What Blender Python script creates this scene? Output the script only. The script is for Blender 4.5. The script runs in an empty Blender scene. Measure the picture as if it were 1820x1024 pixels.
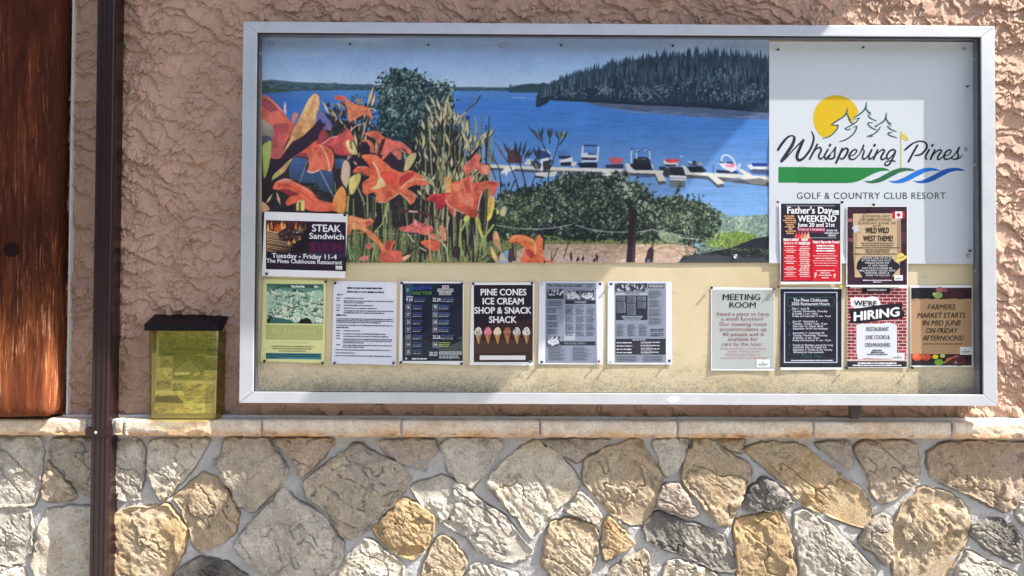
import bpy, math, random
import numpy as np
from mathutils import Vector, Matrix
from mathutils.geometry import tessellate_polygon

# ------------------------------------------------------------------ camera, light, exposure
scene = bpy.context.scene
COL = scene.collection
F = 1314.0                                   # focal length in photo pixels (1820 wide)
CAM = np.array([0.0, -2.562, 1.4])
PITCH, YAW, ROLL = 0.01775, -0.00499, 0.00476
SUN_DIR = np.array([3.3, -1.0, 4.0]); SUN_DIR = SUN_DIR / np.linalg.norm(SUN_DIR)
SUN_STRENGTH, SKY_STRENGTH, EXPOSURE = 5.0, 0.125, 1.5

R = Matrix.Rotation(YAW, 3, 'Z') @ Matrix.Rotation(math.pi / 2 + PITCH, 3, 'X') @ Matrix.Rotation(ROLL, 3, 'Z')
RN = np.array(R)
cd = bpy.data.cameras.new('camera'); cam = bpy.data.objects.new('camera', cd); COL.objects.link(cam)
cd.sensor_width = 36.0; cd.lens = F / 1820 * 36.0; cd.clip_end = 500; cd.clip_start = 0.05
cam.matrix_world = Matrix.Translation(Vector(CAM)) @ R.to_4x4()
scene.camera = cam

world = bpy.data.worlds.new('World'); scene.world = world; world.use_nodes = True
wn = world.node_tree
sky = wn.nodes.new('ShaderNodeTexSky'); sky.sky_type = 'NISHITA'; sky.sun_disc = False
sky.sun_elevation = math.asin(SUN_DIR[2]); sky.sun_rotation = math.atan2(SUN_DIR[0], SUN_DIR[1])
sky.air_density = 1.0; sky.dust_density = 2.0; sky.ozone_density = 1.0
bg = wn.nodes['Background']; bg.inputs[1].default_value = SKY_STRENGTH
wn.links.new(sky.outputs[0], bg.inputs[0])
ld = bpy.data.lights.new('sun', 'SUN'); ld.energy = SUN_STRENGTH; ld.angle = math.radians(0.5); ld.color = (1.0, 0.95, 0.88)
sun = bpy.data.objects.new('sun', ld); COL.objects.link(sun)
sun.rotation_euler = Vector(-SUN_DIR).to_track_quat('-Z', 'Y').to_euler(); sun.location = (6, -4, 8)
scene.view_settings.view_transform = 'Standard'; scene.view_settings.look = 'None'
scene.view_settings.exposure = EXPOSURE; scene.view_settings.gamma = 1.0
scene.render.engine = 'CYCLES'
scene.cycles.max_bounces = 8; scene.cycles.transparent_max_bounces = 12
random.seed(7); RNG = np.random.default_rng(7)

# ------------------------------------------------------------------ helpers
def W(px, py, Y=0.0):
    """point of the plane y = Y seen at photo pixel (px, py)"""
    px = np.asarray(px, float); py = np.asarray(py, float); Y = np.asarray(Y, float)
    d = np.stack([(px - 910) / F, -(py - 512) / F, -np.ones_like(px)], -1) @ RN.T
    t = (Y - CAM[1]) / d[..., 1]
    P = CAM + d * t[..., None]
    P[..., 1] = Y
    return P
def wx(px, py, Y): return float(W(px, py, Y)[0])
def wz(px, py, Y): return float(W(px, py, Y)[2])
def lin(c):
    c = np.asarray(c, float) / 255.0
    return np.where(c <= 0.04045, c / 12.92, ((c + 0.055) / 1.055) ** 2.4)
KP = 1.0                                     # printed inks: albedo for a colour seen on the board
def ink(c): return np.clip(lin(c) * KP, 0.004, 0.86)

TAB = np.random.default_rng(3).random((256, 256))
def vn(x, y):
    xi = np.floor(x).astype(int); yi = np.floor(y).astype(int); fx = x - xi; fy = y - yi
    fx = fx * fx * (3 - 2 * fx); fy = fy * fy * (3 - 2 * fy)
    a = TAB[xi & 255, yi & 255]; b = TAB[(xi + 1) & 255, yi & 255]; c = TAB[xi & 255, (yi + 1) & 255]; d = TAB[(xi + 1) & 255, (yi + 1) & 255]
    return (a * (1 - fx) + b * fx) * (1 - fy) + (c * (1 - fx) + d * fx) * fy
def fbm(x, y, o=4, s=0.0):
    r = 0.0; a = 0.5
    for i in range(o):
        r = r + a * (vn(x * 2 ** i + 17.3 * i + s, y * 2 ** i + 5.1 * i + s * 1.7) - 0.5); a *= 0.5
    return r
def sstep(a, b, x):
    t = np.clip((x - a) / (b - a), 0, 1); return t * t * (3 - 2 * t)

def tag(o, label=None, cat=None, group=None, kind=None):
    if label: o['label'] = label
    if cat: o['category'] = cat
    if group: o['group'] = group
    if kind: o['kind'] = kind
    return o
def empty(name, loc=(0, 0, 0)):
    o = bpy.data.objects.new(name, None); COL.objects.link(o); o.location = loc; o.empty_display_size = 0.05
    return o
def link(name, me, mat, parent=None, origin=(0, 0, 0)):
    o = bpy.data.objects.new(name, me); COL.objects.link(o)
    if mat is not None: me.materials.append(mat)
    o.location = origin
    if parent is not None:
        o.parent = parent; o.location = Vector(origin) - Vector(WLOC.get(parent.name, (0, 0, 0)))
    WLOC[o.name] = tuple(origin)
    return o
WLOC = {}
def root(name, loc): 
    o = empty(name, loc); WLOC[o.name] = tuple(loc); return o
def pydata(name, V, Fc, cols=None, origin=(0, 0, 0), smooth=False):
    me = bpy.data.meshes.new(name)
    V = np.asarray(V, float) - np.asarray(origin, float)
    me.from_pydata(V.tolist(), [], [list(map(int, f)) for f in Fc])
    if cols is not None:
        a = me.color_attributes.new('Col', 'FLOAT_COLOR', 'POINT')
        c = np.ones((len(V), 4), np.float32); c[:, :3] = cols
        a.data.foreach_set('color', c.ravel())
    if smooth: me.polygons.foreach_set('use_smooth', [True] * len(me.polygons))
    me.update(); return me
def grid(name, P, cols=None, origin=(0, 0, 0), smooth=True, keep=None, wrap=False):
    """P: (n, m, 3) array of points"""
    n, m = P.shape[:2]
    idx = np.arange(n * m).reshape(n, m)
    q = np.stack([idx[:-1, :-1], idx[:-1, 1:], idx[1:, 1:], idx[1:, :-1]], -1).reshape(-1, 4)
    if wrap:
        q = np.concatenate([q, np.stack([idx[:-1, -1], idx[:-1, 0], idx[1:, 0], idx[1:, -1]], -1)])
    me = bpy.data.meshes.new(name)
    V = (P.reshape(-1, 3) - np.asarray(origin)).astype(np.float32)
    me.vertices.add(len(V)); me.vertices.foreach_set('co', V.ravel())
    me.loops.add(q.size); me.loops.foreach_set('vertex_index', q.ravel().astype(np.int32))
    me.polygons.add(len(q)); me.polygons.foreach_set('loop_start', np.arange(0, q.size, 4, dtype=np.int32))
    me.polygons.foreach_set('loop_total', np.full(len(q), 4, np.int32))
    if smooth: me.polygons.foreach_set('use_smooth', np.ones(len(q), bool))
    me.update(calc_edges=True)
    if cols is not None:
        a = me.color_attributes.new('Col', 'FLOAT_COLOR', 'POINT')
        c = np.ones((len(V), 4), np.float32); c[:, :3] = cols.reshape(-1, 3)
        a.data.foreach_set('color', c.ravel())
    return me
def join_meshes(name, mes, origin=(0, 0, 0)):
    V = []; Fl = []; C = []; b = 0; sm = []
    for m in mes:
        n = len(m.vertices); v = np.empty(n * 3, np.float32); m.vertices.foreach_get('co', v); V.append(v.reshape(-1, 3))
        li = np.empty(len(m.loops), np.int32); m.loops.foreach_get('vertex_index', li)
        lt = np.empty(len(m.polygons), np.int32); m.polygons.foreach_get('loop_total', lt); us = np.empty(len(m.polygons), bool); m.polygons.foreach_get('use_smooth', us)
        Fl.append((li + b, lt)); sm.append(us); b += n
        a = m.color_attributes.get('Col'); c = np.full(n * 4, .5, np.float32)
        if a is not None: a.data.foreach_get('color', c)
        C.append(c.reshape(-1, 4)); bpy.data.meshes.remove(m)
    V = np.concatenate(V) - np.asarray(origin, np.float32); li = np.concatenate([f[0] for f in Fl]); lt = np.concatenate([f[1] for f in Fl])
    me = bpy.data.meshes.new(name); me.vertices.add(len(V)); me.vertices.foreach_set('co', V.astype(np.float32).ravel())
    me.loops.add(len(li)); me.loops.foreach_set('vertex_index', li.astype(np.int32)); me.polygons.add(len(lt))
    me.polygons.foreach_set('loop_start', np.concatenate([[0], np.cumsum(lt)[:-1]]).astype(np.int32)); me.polygons.foreach_set('loop_total', lt)
    me.polygons.foreach_set('use_smooth', np.concatenate(sm)); me.update(calc_edges=True)
    at = me.color_attributes.new('Col', 'FLOAT_COLOR', 'POINT'); at.data.foreach_set('color', np.concatenate(C).astype(np.float32).ravel())
    return me

class MB:
    def __init__(s): s.V = []; s.F = []; s.C = []
    def add(s, V, Fc, col=None):
        b = len(s.V); s.V += [tuple(map(float, v)) for v in V]; s.F += [[i + b for i in f] for f in Fc]
        s.C += [tuple(col) if col is not None else (.5, .5, .5)] * len(V); return s
    def box(s, x0, x1, y0, y1, z0, z1, bev=0.0):
        b = min(bev, (x1 - x0) / 3, (y1 - y0) / 3, (z1 - z0) / 3)
        if b <= 0:
            V = [(x, y, z) for x in (x0, x1) for y in (y0, y1) for z in (z0, z1)]
            return s.add(V, [(0, 1, 3, 2), (4, 6, 7, 5), (0, 4, 5, 1), (2, 3, 7, 6), (0, 2, 6, 4), (1, 5, 7, 3)])
        import bmesh
        bm = bmesh.new(); bmesh.ops.create_cube(bm, size=1)
        for v in bm.verts:
            v.co = Vector(((x0 + x1) / 2 + v.co.x * (x1 - x0), (y0 + y1) / 2 + v.co.y * (y1 - y0), (z0 + z1) / 2 + v.co.z * (z1 - z0)))
        bmesh.ops.bevel(bm, geom=bm.edges[:], offset=b, segments=2, profile=.5, affect='EDGES')
        bm.verts.index_update()
        s.add([v.co for v in bm.verts], [[v.index for v in f.verts] for f in bm.faces]); bm.free(); return s
    def prism(s, pts, axis, a0, a1):
        """closed outline swept along an axis (0 x, 1 y, 2 z); pts are the two other coordinates"""
        n = len(pts); V = []
        for a in (a0, a1):
            for p in pts:
                v = list(p); v.insert(axis, a); V.append(v)
        tri = tessellate_polygon([[Vector((p[0], p[1], 0)) for p in pts]])
        Fc = [tuple(t) for t in tri] + [tuple(i + n for i in t[::-1]) for t in tri]
        Fc += [(i, (i + 1) % n, (i + 1) % n + n, i + n) for i in range(n)]
        return s.add(V, Fc)
    def lathe(s, prof, c, ax, seg=16):
        """prof: (radius, height along ax)"""
        ax = Vector(ax).normalized(); u = ax.orthogonal().normalized(); v = ax.cross(u); V = []; Fc = []
        for r, h in prof:
            for k in range(seg):
                a = 2 * math.pi * k / seg
                V.append(Vector(c) + ax * h + (u * math.cos(a) + v * math.sin(a)) * r)
        for i in range(len(prof) - 1):
            for k in range(seg):
                Fc.append((i * seg + k, i * seg + (k + 1) % seg, (i + 1) * seg + (k + 1) % seg, (i + 1) * seg + k))
        Fc.append(tuple(range(seg))[::-1]); Fc.append(tuple((len(prof) - 1) * seg + k for k in range(seg)))
        return s.add(V, Fc)
    def build(s, name, mat, parent=None, origin=(0, 0, 0), smooth=False, cols=False):
        import bmesh
        me = pydata(name, s.V, s.F, np.array(s.C) if cols else None, origin, smooth)
        bm = bmesh.new(); bm.from_mesh(me); bmesh.ops.recalc_face_normals(bm, faces=bm.faces[:]); bm.to_mesh(me); bm.free()
        return link(name, me, mat, parent, origin)

# ------------------------------------------------------------------ materials
class NT:
    def __init__(s, name):
        s.m = bpy.data.materials.new(name); s.m.use_nodes = True; s.t = s.m.node_tree
        s.b = s.t.nodes['Principled BSDF']; s.out = s.t.nodes['Material Output']
    def n(s, ty, **k):
        o = s.t.nodes.new(ty)
        for a, v in k.items():
            if isinstance(a, str) and a.startswith('i_'):
                key = a[2:]; key = int(key) if key.isdigit() else key.replace('_', ' ')
                o.inputs[key].default_value = v
            else: setattr(o, a, v)
        return o
    def l(s, a, b): s.t.links.new(a, b)
    def coord(s, scale=(1, 1, 1)):
        g = s.n('ShaderNodeNewGeometry'); m = s.n('ShaderNodeMapping'); m.inputs['Scale'].default_value = scale
        s.l(g.outputs['Position'], m.inputs['Vector']); return m.outputs[0]
    def noise(s, vec, scale, detail=4, rough=.55, dist=0.0):
        o = s.n('ShaderNodeTexNoise', i_Scale=scale, i_Detail=detail, i_Roughness=rough, i_Distortion=dist)
        s.l(vec, o.inputs['Vector']); return o.outputs['Fac']
    def ramp(s, fac, stops):
        o = s.n('ShaderNodeValToRGB'); e = o.color_ramp.elements
        while len(e) < len(stops): e.new(.5)
        for q, (p, c) in zip(e, stops):
            q.position = p; q.color = (*c, 1) if len(c) == 3 else c
        s.l(fac, o.inputs[0]); return o.outputs[0]
    def mix(s, fac, a, b, mode='MIX'):
        o = s.n('ShaderNodeMix', data_type='RGBA', blend_type=mode)
        for v, i in ((fac, 0), (a, 6), (b, 7)):
            if hasattr(v, 'links') or hasattr(v, 'is_linked'): s.l(v, o.inputs[i])
            elif i == 0: o.inputs[0].default_value = v
            else: o.inputs[i].default_value = (*v, 1)
        return o.outputs[2]
    def col(s, c):
        if hasattr(c, 'is_linked'): s.l(c, s.b.inputs['Base Color'])
        else: s.b.inputs['Base Color'].default_value = (*c, 1)
    def bump(s, h, st, dist):
        o = s.n('ShaderNodeBump', i_Strength=st, i_Distance=dist); s.l(h, o.inputs['Height']); s.l(o.outputs[0], s.b.inputs['Normal'])
    def set(s, **k):
        for a, v in k.items(): s.b.inputs[a.replace('_', ' ')].default_value = v
        return s
    def attr(s): return s.n('ShaderNodeAttribute', attribute_name='Col').outputs['Color']

def m_stucco():
    t = NT('stucco'); v = t.coord()
    a = t.noise(v, 5, 6, .6); b = t.noise(v, 260, 3, .6); c = t.noise(t.coord((9, 9, 1.4)), 1.6, 5, .6)
    base = t.ramp(a, [(.3, (.375, .235, .168)), (.55, (.475, .303, .220)), (.75, (.515, .338, .252))])
    base = t.mix(t.ramp(c, [(.52, (0, 0, 0)), (.8, (.22, .22, .22))]), base, (.22, .135, .10))
    base = t.mix(.25, base, t.ramp(b, [(.3, (.20, .13, .098)), (.6, (.58, .42, .33))]))
    t.col(base); t.bump(b, .7, .0026); t.set(Roughness=.92, Specular_IOR_Level=.2); return t.m
def m_stone(name='fieldstone', pit=1.0):
    t = NT(name); v = t.coord(); at = t.attr()
    a = t.noise(v, 24, 8, .70, .6); b = t.noise(v, 170, 6, .75); c = t.noise(v, 48, 7, .72, 1.6); d = t.noise(t.coord((1, 1, .35)), 90, 5, .7, .8)
    x = t.mix(.7, at, t.ramp(a, [(.28, (.33, .325, .33)), (.5, (.5, .49, .475)), (.72, (.74, .72, .69))]), 'OVERLAY')
    x = t.mix(t.ramp(c, [(.53, (0, 0, 0)), (.66, (.5 * pit,) * 3)]), x, (.085, .075, .066))
    x = t.mix(t.ramp(d, [(.60, (0, 0, 0)), (.72, (.4 * pit,) * 3)]), x, (.13, .115, .10))
    x = t.mix(.6, x, t.ramp(b, [(.3, (.25, .25, .25)), (.65, (.78, .78, .78))]), 'OVERLAY')
    t.col(x)
    s = t.n('ShaderNodeMath', operation='ADD'); t.l(c, s.inputs[0]); t.l(b, s.inputs[1])
    t.bump(s.outputs[0], .9 * (.4 + .6 * pit), .007); t.set(Roughness=.88, Specular_IOR_Level=.25); return t.m
def m_mortar():
    t = NT('mortar'); v = t.coord(); a = t.noise(v, 14, 8, .68); b = t.noise(v, 240, 4, .7)
    x = t.ramp(a, [(.3, (.36, .355, .35)), (.6, (.49, .48, .465)), (.8, (.56, .55, .53))])
    x = t.mix(.25, x, t.ramp(b, [(.3, (.16, .155, .15)), (.62, (.66, .65, .63))]))
    t.col(x); t.bump(b, .9, .004); t.set(Roughness=.95, Specular_IOR_Level=.15); return t.m
def m_wood():
    t = NT('stained_log'); v = t.coord((1, 1, .10)); v2 = t.coord((1, 1, .05))
    a = t.noise(v, 34, 8, .72, 1.4); b = t.noise(v2, 150, 5, .7, .3); c = t.noise(t.coord((1, 1, .55)), 5, 4, .6, .5)
    base = t.ramp(a, [(.30, (.020, .005, .003)), (.47, (.075, .018, .007)), (.60, (.16, .045, .016)), (.78, (.27, .095, .038))])
    base = t.mix(t.ramp(b, [(.57, (0, 0, 0)), (.66, (.8, .8, .8))]), base, (.42, .20, .12))
    base = t.mix(t.ramp(c, [(.42, (.75, .75, .75)), (.6, (0, 0, 0))]), base, (.085, .019, .009))
    at = t.attr()
    base = t.mix(1.0, base, at, 'MULTIPLY')
    t.col(base); t.bump(a, .6, .005); t.set(Roughness=.7, Specular_IOR_Level=.12); return t.m
def m_plain(name, col, rough=.5, spec=.5, metal=0.0, var=.0, scale=30, bump=0):
    t = NT(name)
    if var:
        n = t.noise(t.coord(), scale, 5, .6); c = np.array(col)
        t.col(t.ramp(n, [(.3, tuple(c * (1 - var))), (.7, tuple(np.minimum(c * (1 + var), .9)))]))
        if bump: t.bump(n, .4, bump)
    else: t.col(col)
    t.set(Roughness=rough, Specular_IOR_Level=spec, Metallic=metal); return t.m
def m_print(name, rough, spec=.35):
    t = NT(name); t.col(t.attr()); t.set(Roughness=rough, Specular_IOR_Level=spec); return t.m
def m_alu():
    t = NT('brushed_aluminium'); n = t.noise(t.coord((1, 1, 1)), 9, 4, .6); n2 = t.noise(t.coord((3, 3, 60)), 40, 3, .6)
    t.col(t.ramp(n, [(.3, (.55, .565, .60)), (.7, (.63, .645, .68))])); t.set(Roughness=.42, Metallic=.55, Specular_IOR_Level=.5)
    t.bump(n2, .06, .001); return t.m
def m_board():
    t = NT('cream_board'); g = t.n('ShaderNodeNewGeometry'); sx = t.n('ShaderNodeSeparateXYZ'); t.l(g.outputs['Position'], sx.inputs[0])
    v = t.coord(); a = t.noise(v, 4, 5, .6); b = t.noise(v, 210, 5, .75); c = t.noise(t.coord((1, 1, 1.6)), 26, 6, .7)
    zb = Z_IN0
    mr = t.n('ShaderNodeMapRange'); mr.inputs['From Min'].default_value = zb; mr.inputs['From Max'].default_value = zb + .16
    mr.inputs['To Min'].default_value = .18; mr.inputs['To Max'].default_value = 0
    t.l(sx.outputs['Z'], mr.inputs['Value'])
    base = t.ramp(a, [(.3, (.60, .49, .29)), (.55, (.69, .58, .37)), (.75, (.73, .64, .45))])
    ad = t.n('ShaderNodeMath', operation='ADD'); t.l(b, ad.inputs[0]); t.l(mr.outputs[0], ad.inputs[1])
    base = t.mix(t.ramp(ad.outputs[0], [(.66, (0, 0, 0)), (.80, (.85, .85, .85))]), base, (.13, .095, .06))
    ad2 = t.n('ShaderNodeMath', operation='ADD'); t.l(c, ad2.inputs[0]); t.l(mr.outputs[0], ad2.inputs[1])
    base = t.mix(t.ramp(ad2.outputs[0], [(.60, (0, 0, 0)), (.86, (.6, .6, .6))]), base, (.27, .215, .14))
    t.col(base); t.bump(b, .15, .001); t.set(Roughness=.7, Specular_IOR_Level=.25); return t.m
def m_glass(name, tint=(1, 1, 1), ior=1.5):
    t = NT(name); t.t.nodes.remove(t.b)
    tr = t.n('ShaderNodeBsdfTransparent'); tr.inputs[0].default_value = (*tint, 1)
    gl = t.n('ShaderNodeBsdfGlossy'); gl.inputs['Roughness'].default_value = .02
    fr = t.n('ShaderNodeFresnel'); fr.inputs[0].default_value = ior
    ge = t.n('ShaderNodeNewGeometry'); iv = t.n('ShaderNodeMath', operation='SUBTRACT', i_0=1.15); t.l(ge.outputs['Backfacing'], iv.inputs[1])
    cl = t.n('ShaderNodeMath', operation='MULTIPLY', use_clamp=True); t.l(fr.outputs[0], cl.inputs[0]); t.l(iv.outputs[0], cl.inputs[1])
    gt = t.n('ShaderNodeMath', operation='LESS_THAN', i_1=.5); t.l(ge.outputs['Backfacing'], gt.inputs[0]); c2 = t.n('ShaderNodeMath', operation='MULTIPLY'); t.l(cl.outputs[0], c2.inputs[0]); t.l(gt.outputs[0], c2.inputs[1])
    mx = t.n('ShaderNodeMixShader'); t.l(c2.outputs[0], mx.inputs[0]); t.l(tr.outputs[0], mx.inputs[1]); t.l(gl.outputs[0], mx.inputs[2])
    t.l(mx.outputs[0], t.out.inputs[0]); return t.m
def m_yellow():
    t = NT('yellow_acrylic'); t.t.nodes.remove(t.b)
    tr = t.n('ShaderNodeBsdfTransparent'); tr.inputs[0].default_value = (.89, .85, .62, 1)
    df = t.n('ShaderNodeBsdfDiffuse'); df.inputs[0].default_value = (.34, .31, .10, 1)
    tl = t.n('ShaderNodeBsdfTranslucent'); tl.inputs[0].default_value = (.36, .31, .05, 1)
    gl = t.n('ShaderNodeBsdfGlossy'); gl.inputs['Roughness'].default_value = .12
    a = t.n('ShaderNodeMixShader', i_0=.4); t.l(df.outputs[0], a.inputs[1]); t.l(tl.outputs[0], a.inputs[2])
    b = t.n('ShaderNodeMixShader', i_0=.13); t.l(tr.outputs[0], b.inputs[1]); t.l(a.outputs[0], b.inputs[2])
    fr = t.n('ShaderNodeFresnel'); fr.inputs[0].default_value = 1.45
    ge = t.n('ShaderNodeNewGeometry'); gt = t.n('ShaderNodeMath', operation='LESS_THAN', i_1=.5); t.l(ge.outputs['Backfacing'], gt.inputs[0]); c2 = t.n('ShaderNodeMath', operation='MULTIPLY'); t.l(fr.outputs[0], c2.inputs[0]); t.l(gt.outputs[0], c2.inputs[1])
    c = t.n('ShaderNodeMixShader'); t.l(c2.outputs[0], c.inputs[0]); t.l(b.outputs[0], c.inputs[1]); t.l(gl.outputs[0], c.inputs[2])
    t.l(c.outputs[0], t.out.inputs[0]); return t.m

# ------------------------------------------------------------------ planes of the wall (metres, y grows into the wall)
Y_MORTAR, Y_STONE, Y_COPING, Y_CASE, Y_BOARD = -0.027, -0.045, -0.075, -0.107, -0.050
Y_BANNER, Y_SIGN, Y_PAPER, Y_GLASS = -0.0535, -0.0555, -0.0585, -0.097
CX0, CX1, CZ0, CZ1 = -0.8887, 1.6273, 1.0592, 2.3290
RV, RH = 0.0465, 0.0360                      # visible rail widths
X_IN0, X_IN1, Z_IN0, Z_IN1 = CX0 + RV, CX1 - RV, CZ0 + RH + .001, CZ1 - RH
Z_CTOP = wz(700, 748, Y_COPING); Z_CBOT = wz(700, 778, Y_COPING)
Z_FLASH = wz(700, 741, -0.012)

MAT = dict(ledge=m_stone('ledge_stone', .15), stucco=m_stucco(), stone=m_stone(), mortar=m_mortar(), wood=m_wood(), alu=m_alu(), board=m_board(), glass=m_glass('clear_glass'),
    yellow=m_yellow(), banner=m_print('banner_vinyl', .38, .4), paper=m_print('printed_paper', .55, .3), print=m_print('paper_print', .5, .3),
    down=m_plain('brown_gutter_paint', (.020, .0085, .0085), .32, .4, var=.18, scale=14), dark=m_plain('black_plastic', (.006, .0055, .009), .45, .15),
    white=m_plain('white_vinyl_trim', (.72, .72, .72), .5, .4, var=.06, scale=20), lining=m_plain('grey_metal_lining', (.20, .22, .26), .45, .5, .3, var=.1, scale=12),
    gasket=m_plain('black_gasket', (.02, .02, .022), .7), steel=m_plain('zinc_steel', (.52, .53, .55), .35, .5, .8), bronze=m_plain('dark_latch', (.06, .045, .04), .4, .5, .5),
    soffit=m_plain('brown_soffit', (.16, .09, .06), .6, var=.15), needle=m_plain('pin_steel', (.5, .5, .52), .3, .5, .9))

# ------------------------------------------------------------------ ground and roof
def ground():
    t = NT('concrete_paving'); v = t.coord(); a = t.noise(v, 1.5, 6, .6); b = t.noise(v, 120, 3, .6)
    t.col(t.mix(.3, t.ramp(a, [(.3, (.20, .19, .175)), (.7, (.28, .265, .245))]), t.ramp(b, [(.3, (.2, .2, .2)), (.7, (.5, .5, .5))])))
    t.set(Roughness=.9)
    V = [(-60, -60, 0), (60, -60, 0), (60, 40, 0), (-60, 40, 0)]
    g = link('ground', pydata('ground', V, [(0, 1, 2, 3)]), t.m); tag(g, kind='structure')
    # unseen lawn and tree belt, added to darken what the glass mirrors
    t2 = NT('mown_grass'); a = t2.noise(t2.coord(), 3, 6, .65); b = t2.noise(t2.coord(), 60, 4, .7)
    t2.col(t2.mix(.5, t2.ramp(a, [(.3, (.030, .050, .016)), (.7, (.065, .095, .030))]), t2.ramp(b, [(.3, (.02, .03, .01)), (.7, (.08, .11, .04))]))); t2.set(Roughness=.95, Specular_IOR_Level=.1)
    V = [(-60, -60, .004), (60, -60, .004), (60, -13, .004), (-60, -13, .004)]
    tag(link('lawn', pydata('lawn', V, [(0, 1, 2, 3)]), t2.m), kind='structure')
    A, H = np.meshgrid(np.linspace(-1.15, 1.15, 420), np.linspace(0, 1, 46))
    top = 17 + 5.5 * fbm(A * 9, A * 0 + 3, 4, 2) + 3.0 * fbm(A * 60, A * 0 + 1, 3, 5)
    hz = H * top; rad = 26 + 5 * fbm(A * 14, H * 4, 4, 8) + 2.2 * fbm(A * 90, H * 16, 3, 3) + 4.5 * H ** 2
    P = np.stack([np.sin(A) * rad, -np.cos(A) * rad - 2, hz], -1); Q = P.copy(); Q[..., :2] *= 1.18
    t3 = NT('far_foliage'); a = t3.noise(t3.coord(), 1.1, 7, .7); t3.col(t3.ramp(a, [(.3, (.012, .022, .010)), (.7, (.05, .075, .03))])); t3.set(Roughness=.9, Specular_IOR_Level=.1)
    tag(link('unseen_trees', join_meshes('unseen_trees', [grid('f', P), grid('f', Q[:, ::-1]), grid('f', np.stack([P[-1], Q[-1]])), grid('f', np.stack([Q[0], P[0]]))]), t3.m), 'unseen belt of trees, added to darken the reflection in the glass', 'trees', kind='stuff')
    # roof: an unseen eave; its outer step is shaped to shade the stones
    E = .75; k = SUN_DIR / -SUN_DIR[1]
    zb = wz(300, 815, 0) + k[2] * E            # eave underside: its shade ends at y=815 on the stucco
    def up(px, py, Y, e):                      # the point of the eave plane that shades this photo point
        P = W(px, py, Y); s = (zb - P[2]) / k[2]; return P[0] + k[0] * s, P[1] - s
    r = root('roof', (0, 0, zb)); tag(r, 'brown roof eave above the wall, out of the picture', 'roof', kind='structure')
    (xa, ya), (xb, yb) = up(1530, 0, 0, 0), up(752, 845, Y_STONE, 0)
    # right edge of the eave runs through these two points
    sl = (xb - xa) / (yb - ya)
    xr = lambda y: xa + sl * (y - ya)
    x_l = -9.0; e2 = E + .42
    xk = xr(-E); x0k = xk - .50
    out = [(x_l, .3), (xr(.3), .3), (xr(-e2), -e2), (x0k + .02, -e2), (x0k, -E), (x_l, -E)]
    MB().prism(out, 2, zb, zb + .16).build('soffit', MAT['soffit'], r, (0, 0, zb))
ground()

# ------------------------------------------------------------------ stucco wall
def stucco_h(x, z):
    """skip-trowelled coat: terraces with ragged lower lips, torn plateaus, crumbs; dz lets the lips hang over"""
    w1 = .040 * fbm(x * 10, z * 10, 5, 3.1) + .016 * fbm(x * 42, z * 42, 4, 6.2); w2 = .050 * fbm(x * 10, z * 10, 5, 8.7) + .022 * fbm(x * 38, z * 38, 4, 1.9)
    ax, az = x + w1, z + w2
    big = fbm(ax * 2.6, az * 3.4, 4, 1.0)
    out = np.zeros_like(x); dz = np.zeros_like(x)
    for (k, amp, w, tilt, s, lo, hi) in ((11, .0076, 2.6, .50, 2.0, .40, .47), (17, .0062, 3.0, .30, 9.0, .46, .53), (36, .0042, 2.8, .1, 21.0, .50, .56)):
        ph = az * k + tilt * k * ax + w * fbm(ax * k * .42, az * k * .42, 5, s) + 1.5 * big
        saw = 1 - (ph - np.floor(ph))
        mask = sstep(lo, hi, .5 + 1.1 * fbm(ax * k * .85 + 3, az * k * .75, 4, s + 4))
        out = out + 1.15 * amp * mask * saw ** 1.15; dz = dz + 1.75 * amp * mask * saw ** 4
    for (f, amp, t, s) in ((13, .0044, .07, 51.0), (26, .0030, .13, 63.0)):
        pl = sstep(t, t + .018 + .0004 * f, fbm(ax * f, az * f * 1.25, 5, s)); out = out + amp * pl; dz = dz + 1.5 * amp * pl
    r = np.abs(fbm(ax * 60, az * 60, 4, 5.0)); m = sstep(.5, .62, .5 + fbm(x * 9, z * 9, 3, 33.0))
    out = out + .0040 * m * (1 - sstep(0, .08, r)) + .0022 * big + (.0005) * fbm(x * 130, z * 130, 3, 2.0)
    return out, dz
def stucco_wall():
    zt, zb = wz(900, -60, 0), Z_FLASH - .01
    t = root('stucco_wall', (0, 0, zb)); tag(t, 'tan wall of rough troweled stucco behind the notice case', 'wall')
    step = .0023
    zs = np.arange(zb, zt, step); zs2 = zs[zs > CZ1 - .05]
    def patch(x0, x1, zz, st=step):
        xs = np.linspace(x0, x1, max(2, int((x1 - x0) / st))); X, Z = np.meshgrid(xs, zz)
        h, dz = stucco_h(X, Z); return grid('p', np.stack([X, -h, Z - dz], -1), smooth=False)
    xl, xr = wx(-40, 500, 0), wx(1870, 500, 0); a, b = CX0 + .06, CX1 - .06
    back = pydata('p', [(a, .001, zb), (b, .001, zb), (b, .001, CZ1), (a, .001, CZ1)], [(0, 1, 2, 3)])
    low = patch(a, b, zs[zs < CZ0 + .05])
    me = join_meshes('stucco', [patch(xl, a, zs), patch(b, xr, zs), patch(wx(-560, 500, 0), xl, zs[::2], .0046), patch(xr, wx(2330, 500, 0), zs[::2], .0046), patch(a, b, zs2), low, back], (0, 0, zb))
    link('stucco', me, MAT['stucco'], t, (0, 0, zb))
    # white weep strip on top of the ledge, and the bead beside the log
    x0 = wx(116, 735, -.01)
    MB().box(x0, xr, -.026, .002, Z_FLASH - .004, Z_FLASH + .0045, .001).build('weep_strip', MAT['white'], t, (0, 0, zb))
    xb = wx(125, 600, -.01)
    MB().box(xb - .0028, xb + .0028, -.024, .002, Z_FLASH + .006, zt, .001).build('edge_bead', MAT['white'], t, (0, 0, zb))
    # wall behind, for other viewpoints
    MB().box(-6, 6, .02, .3, 0, zt + 1.5).build('wall_core', MAT['stucco'], t, (0, 0, zb))
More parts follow.
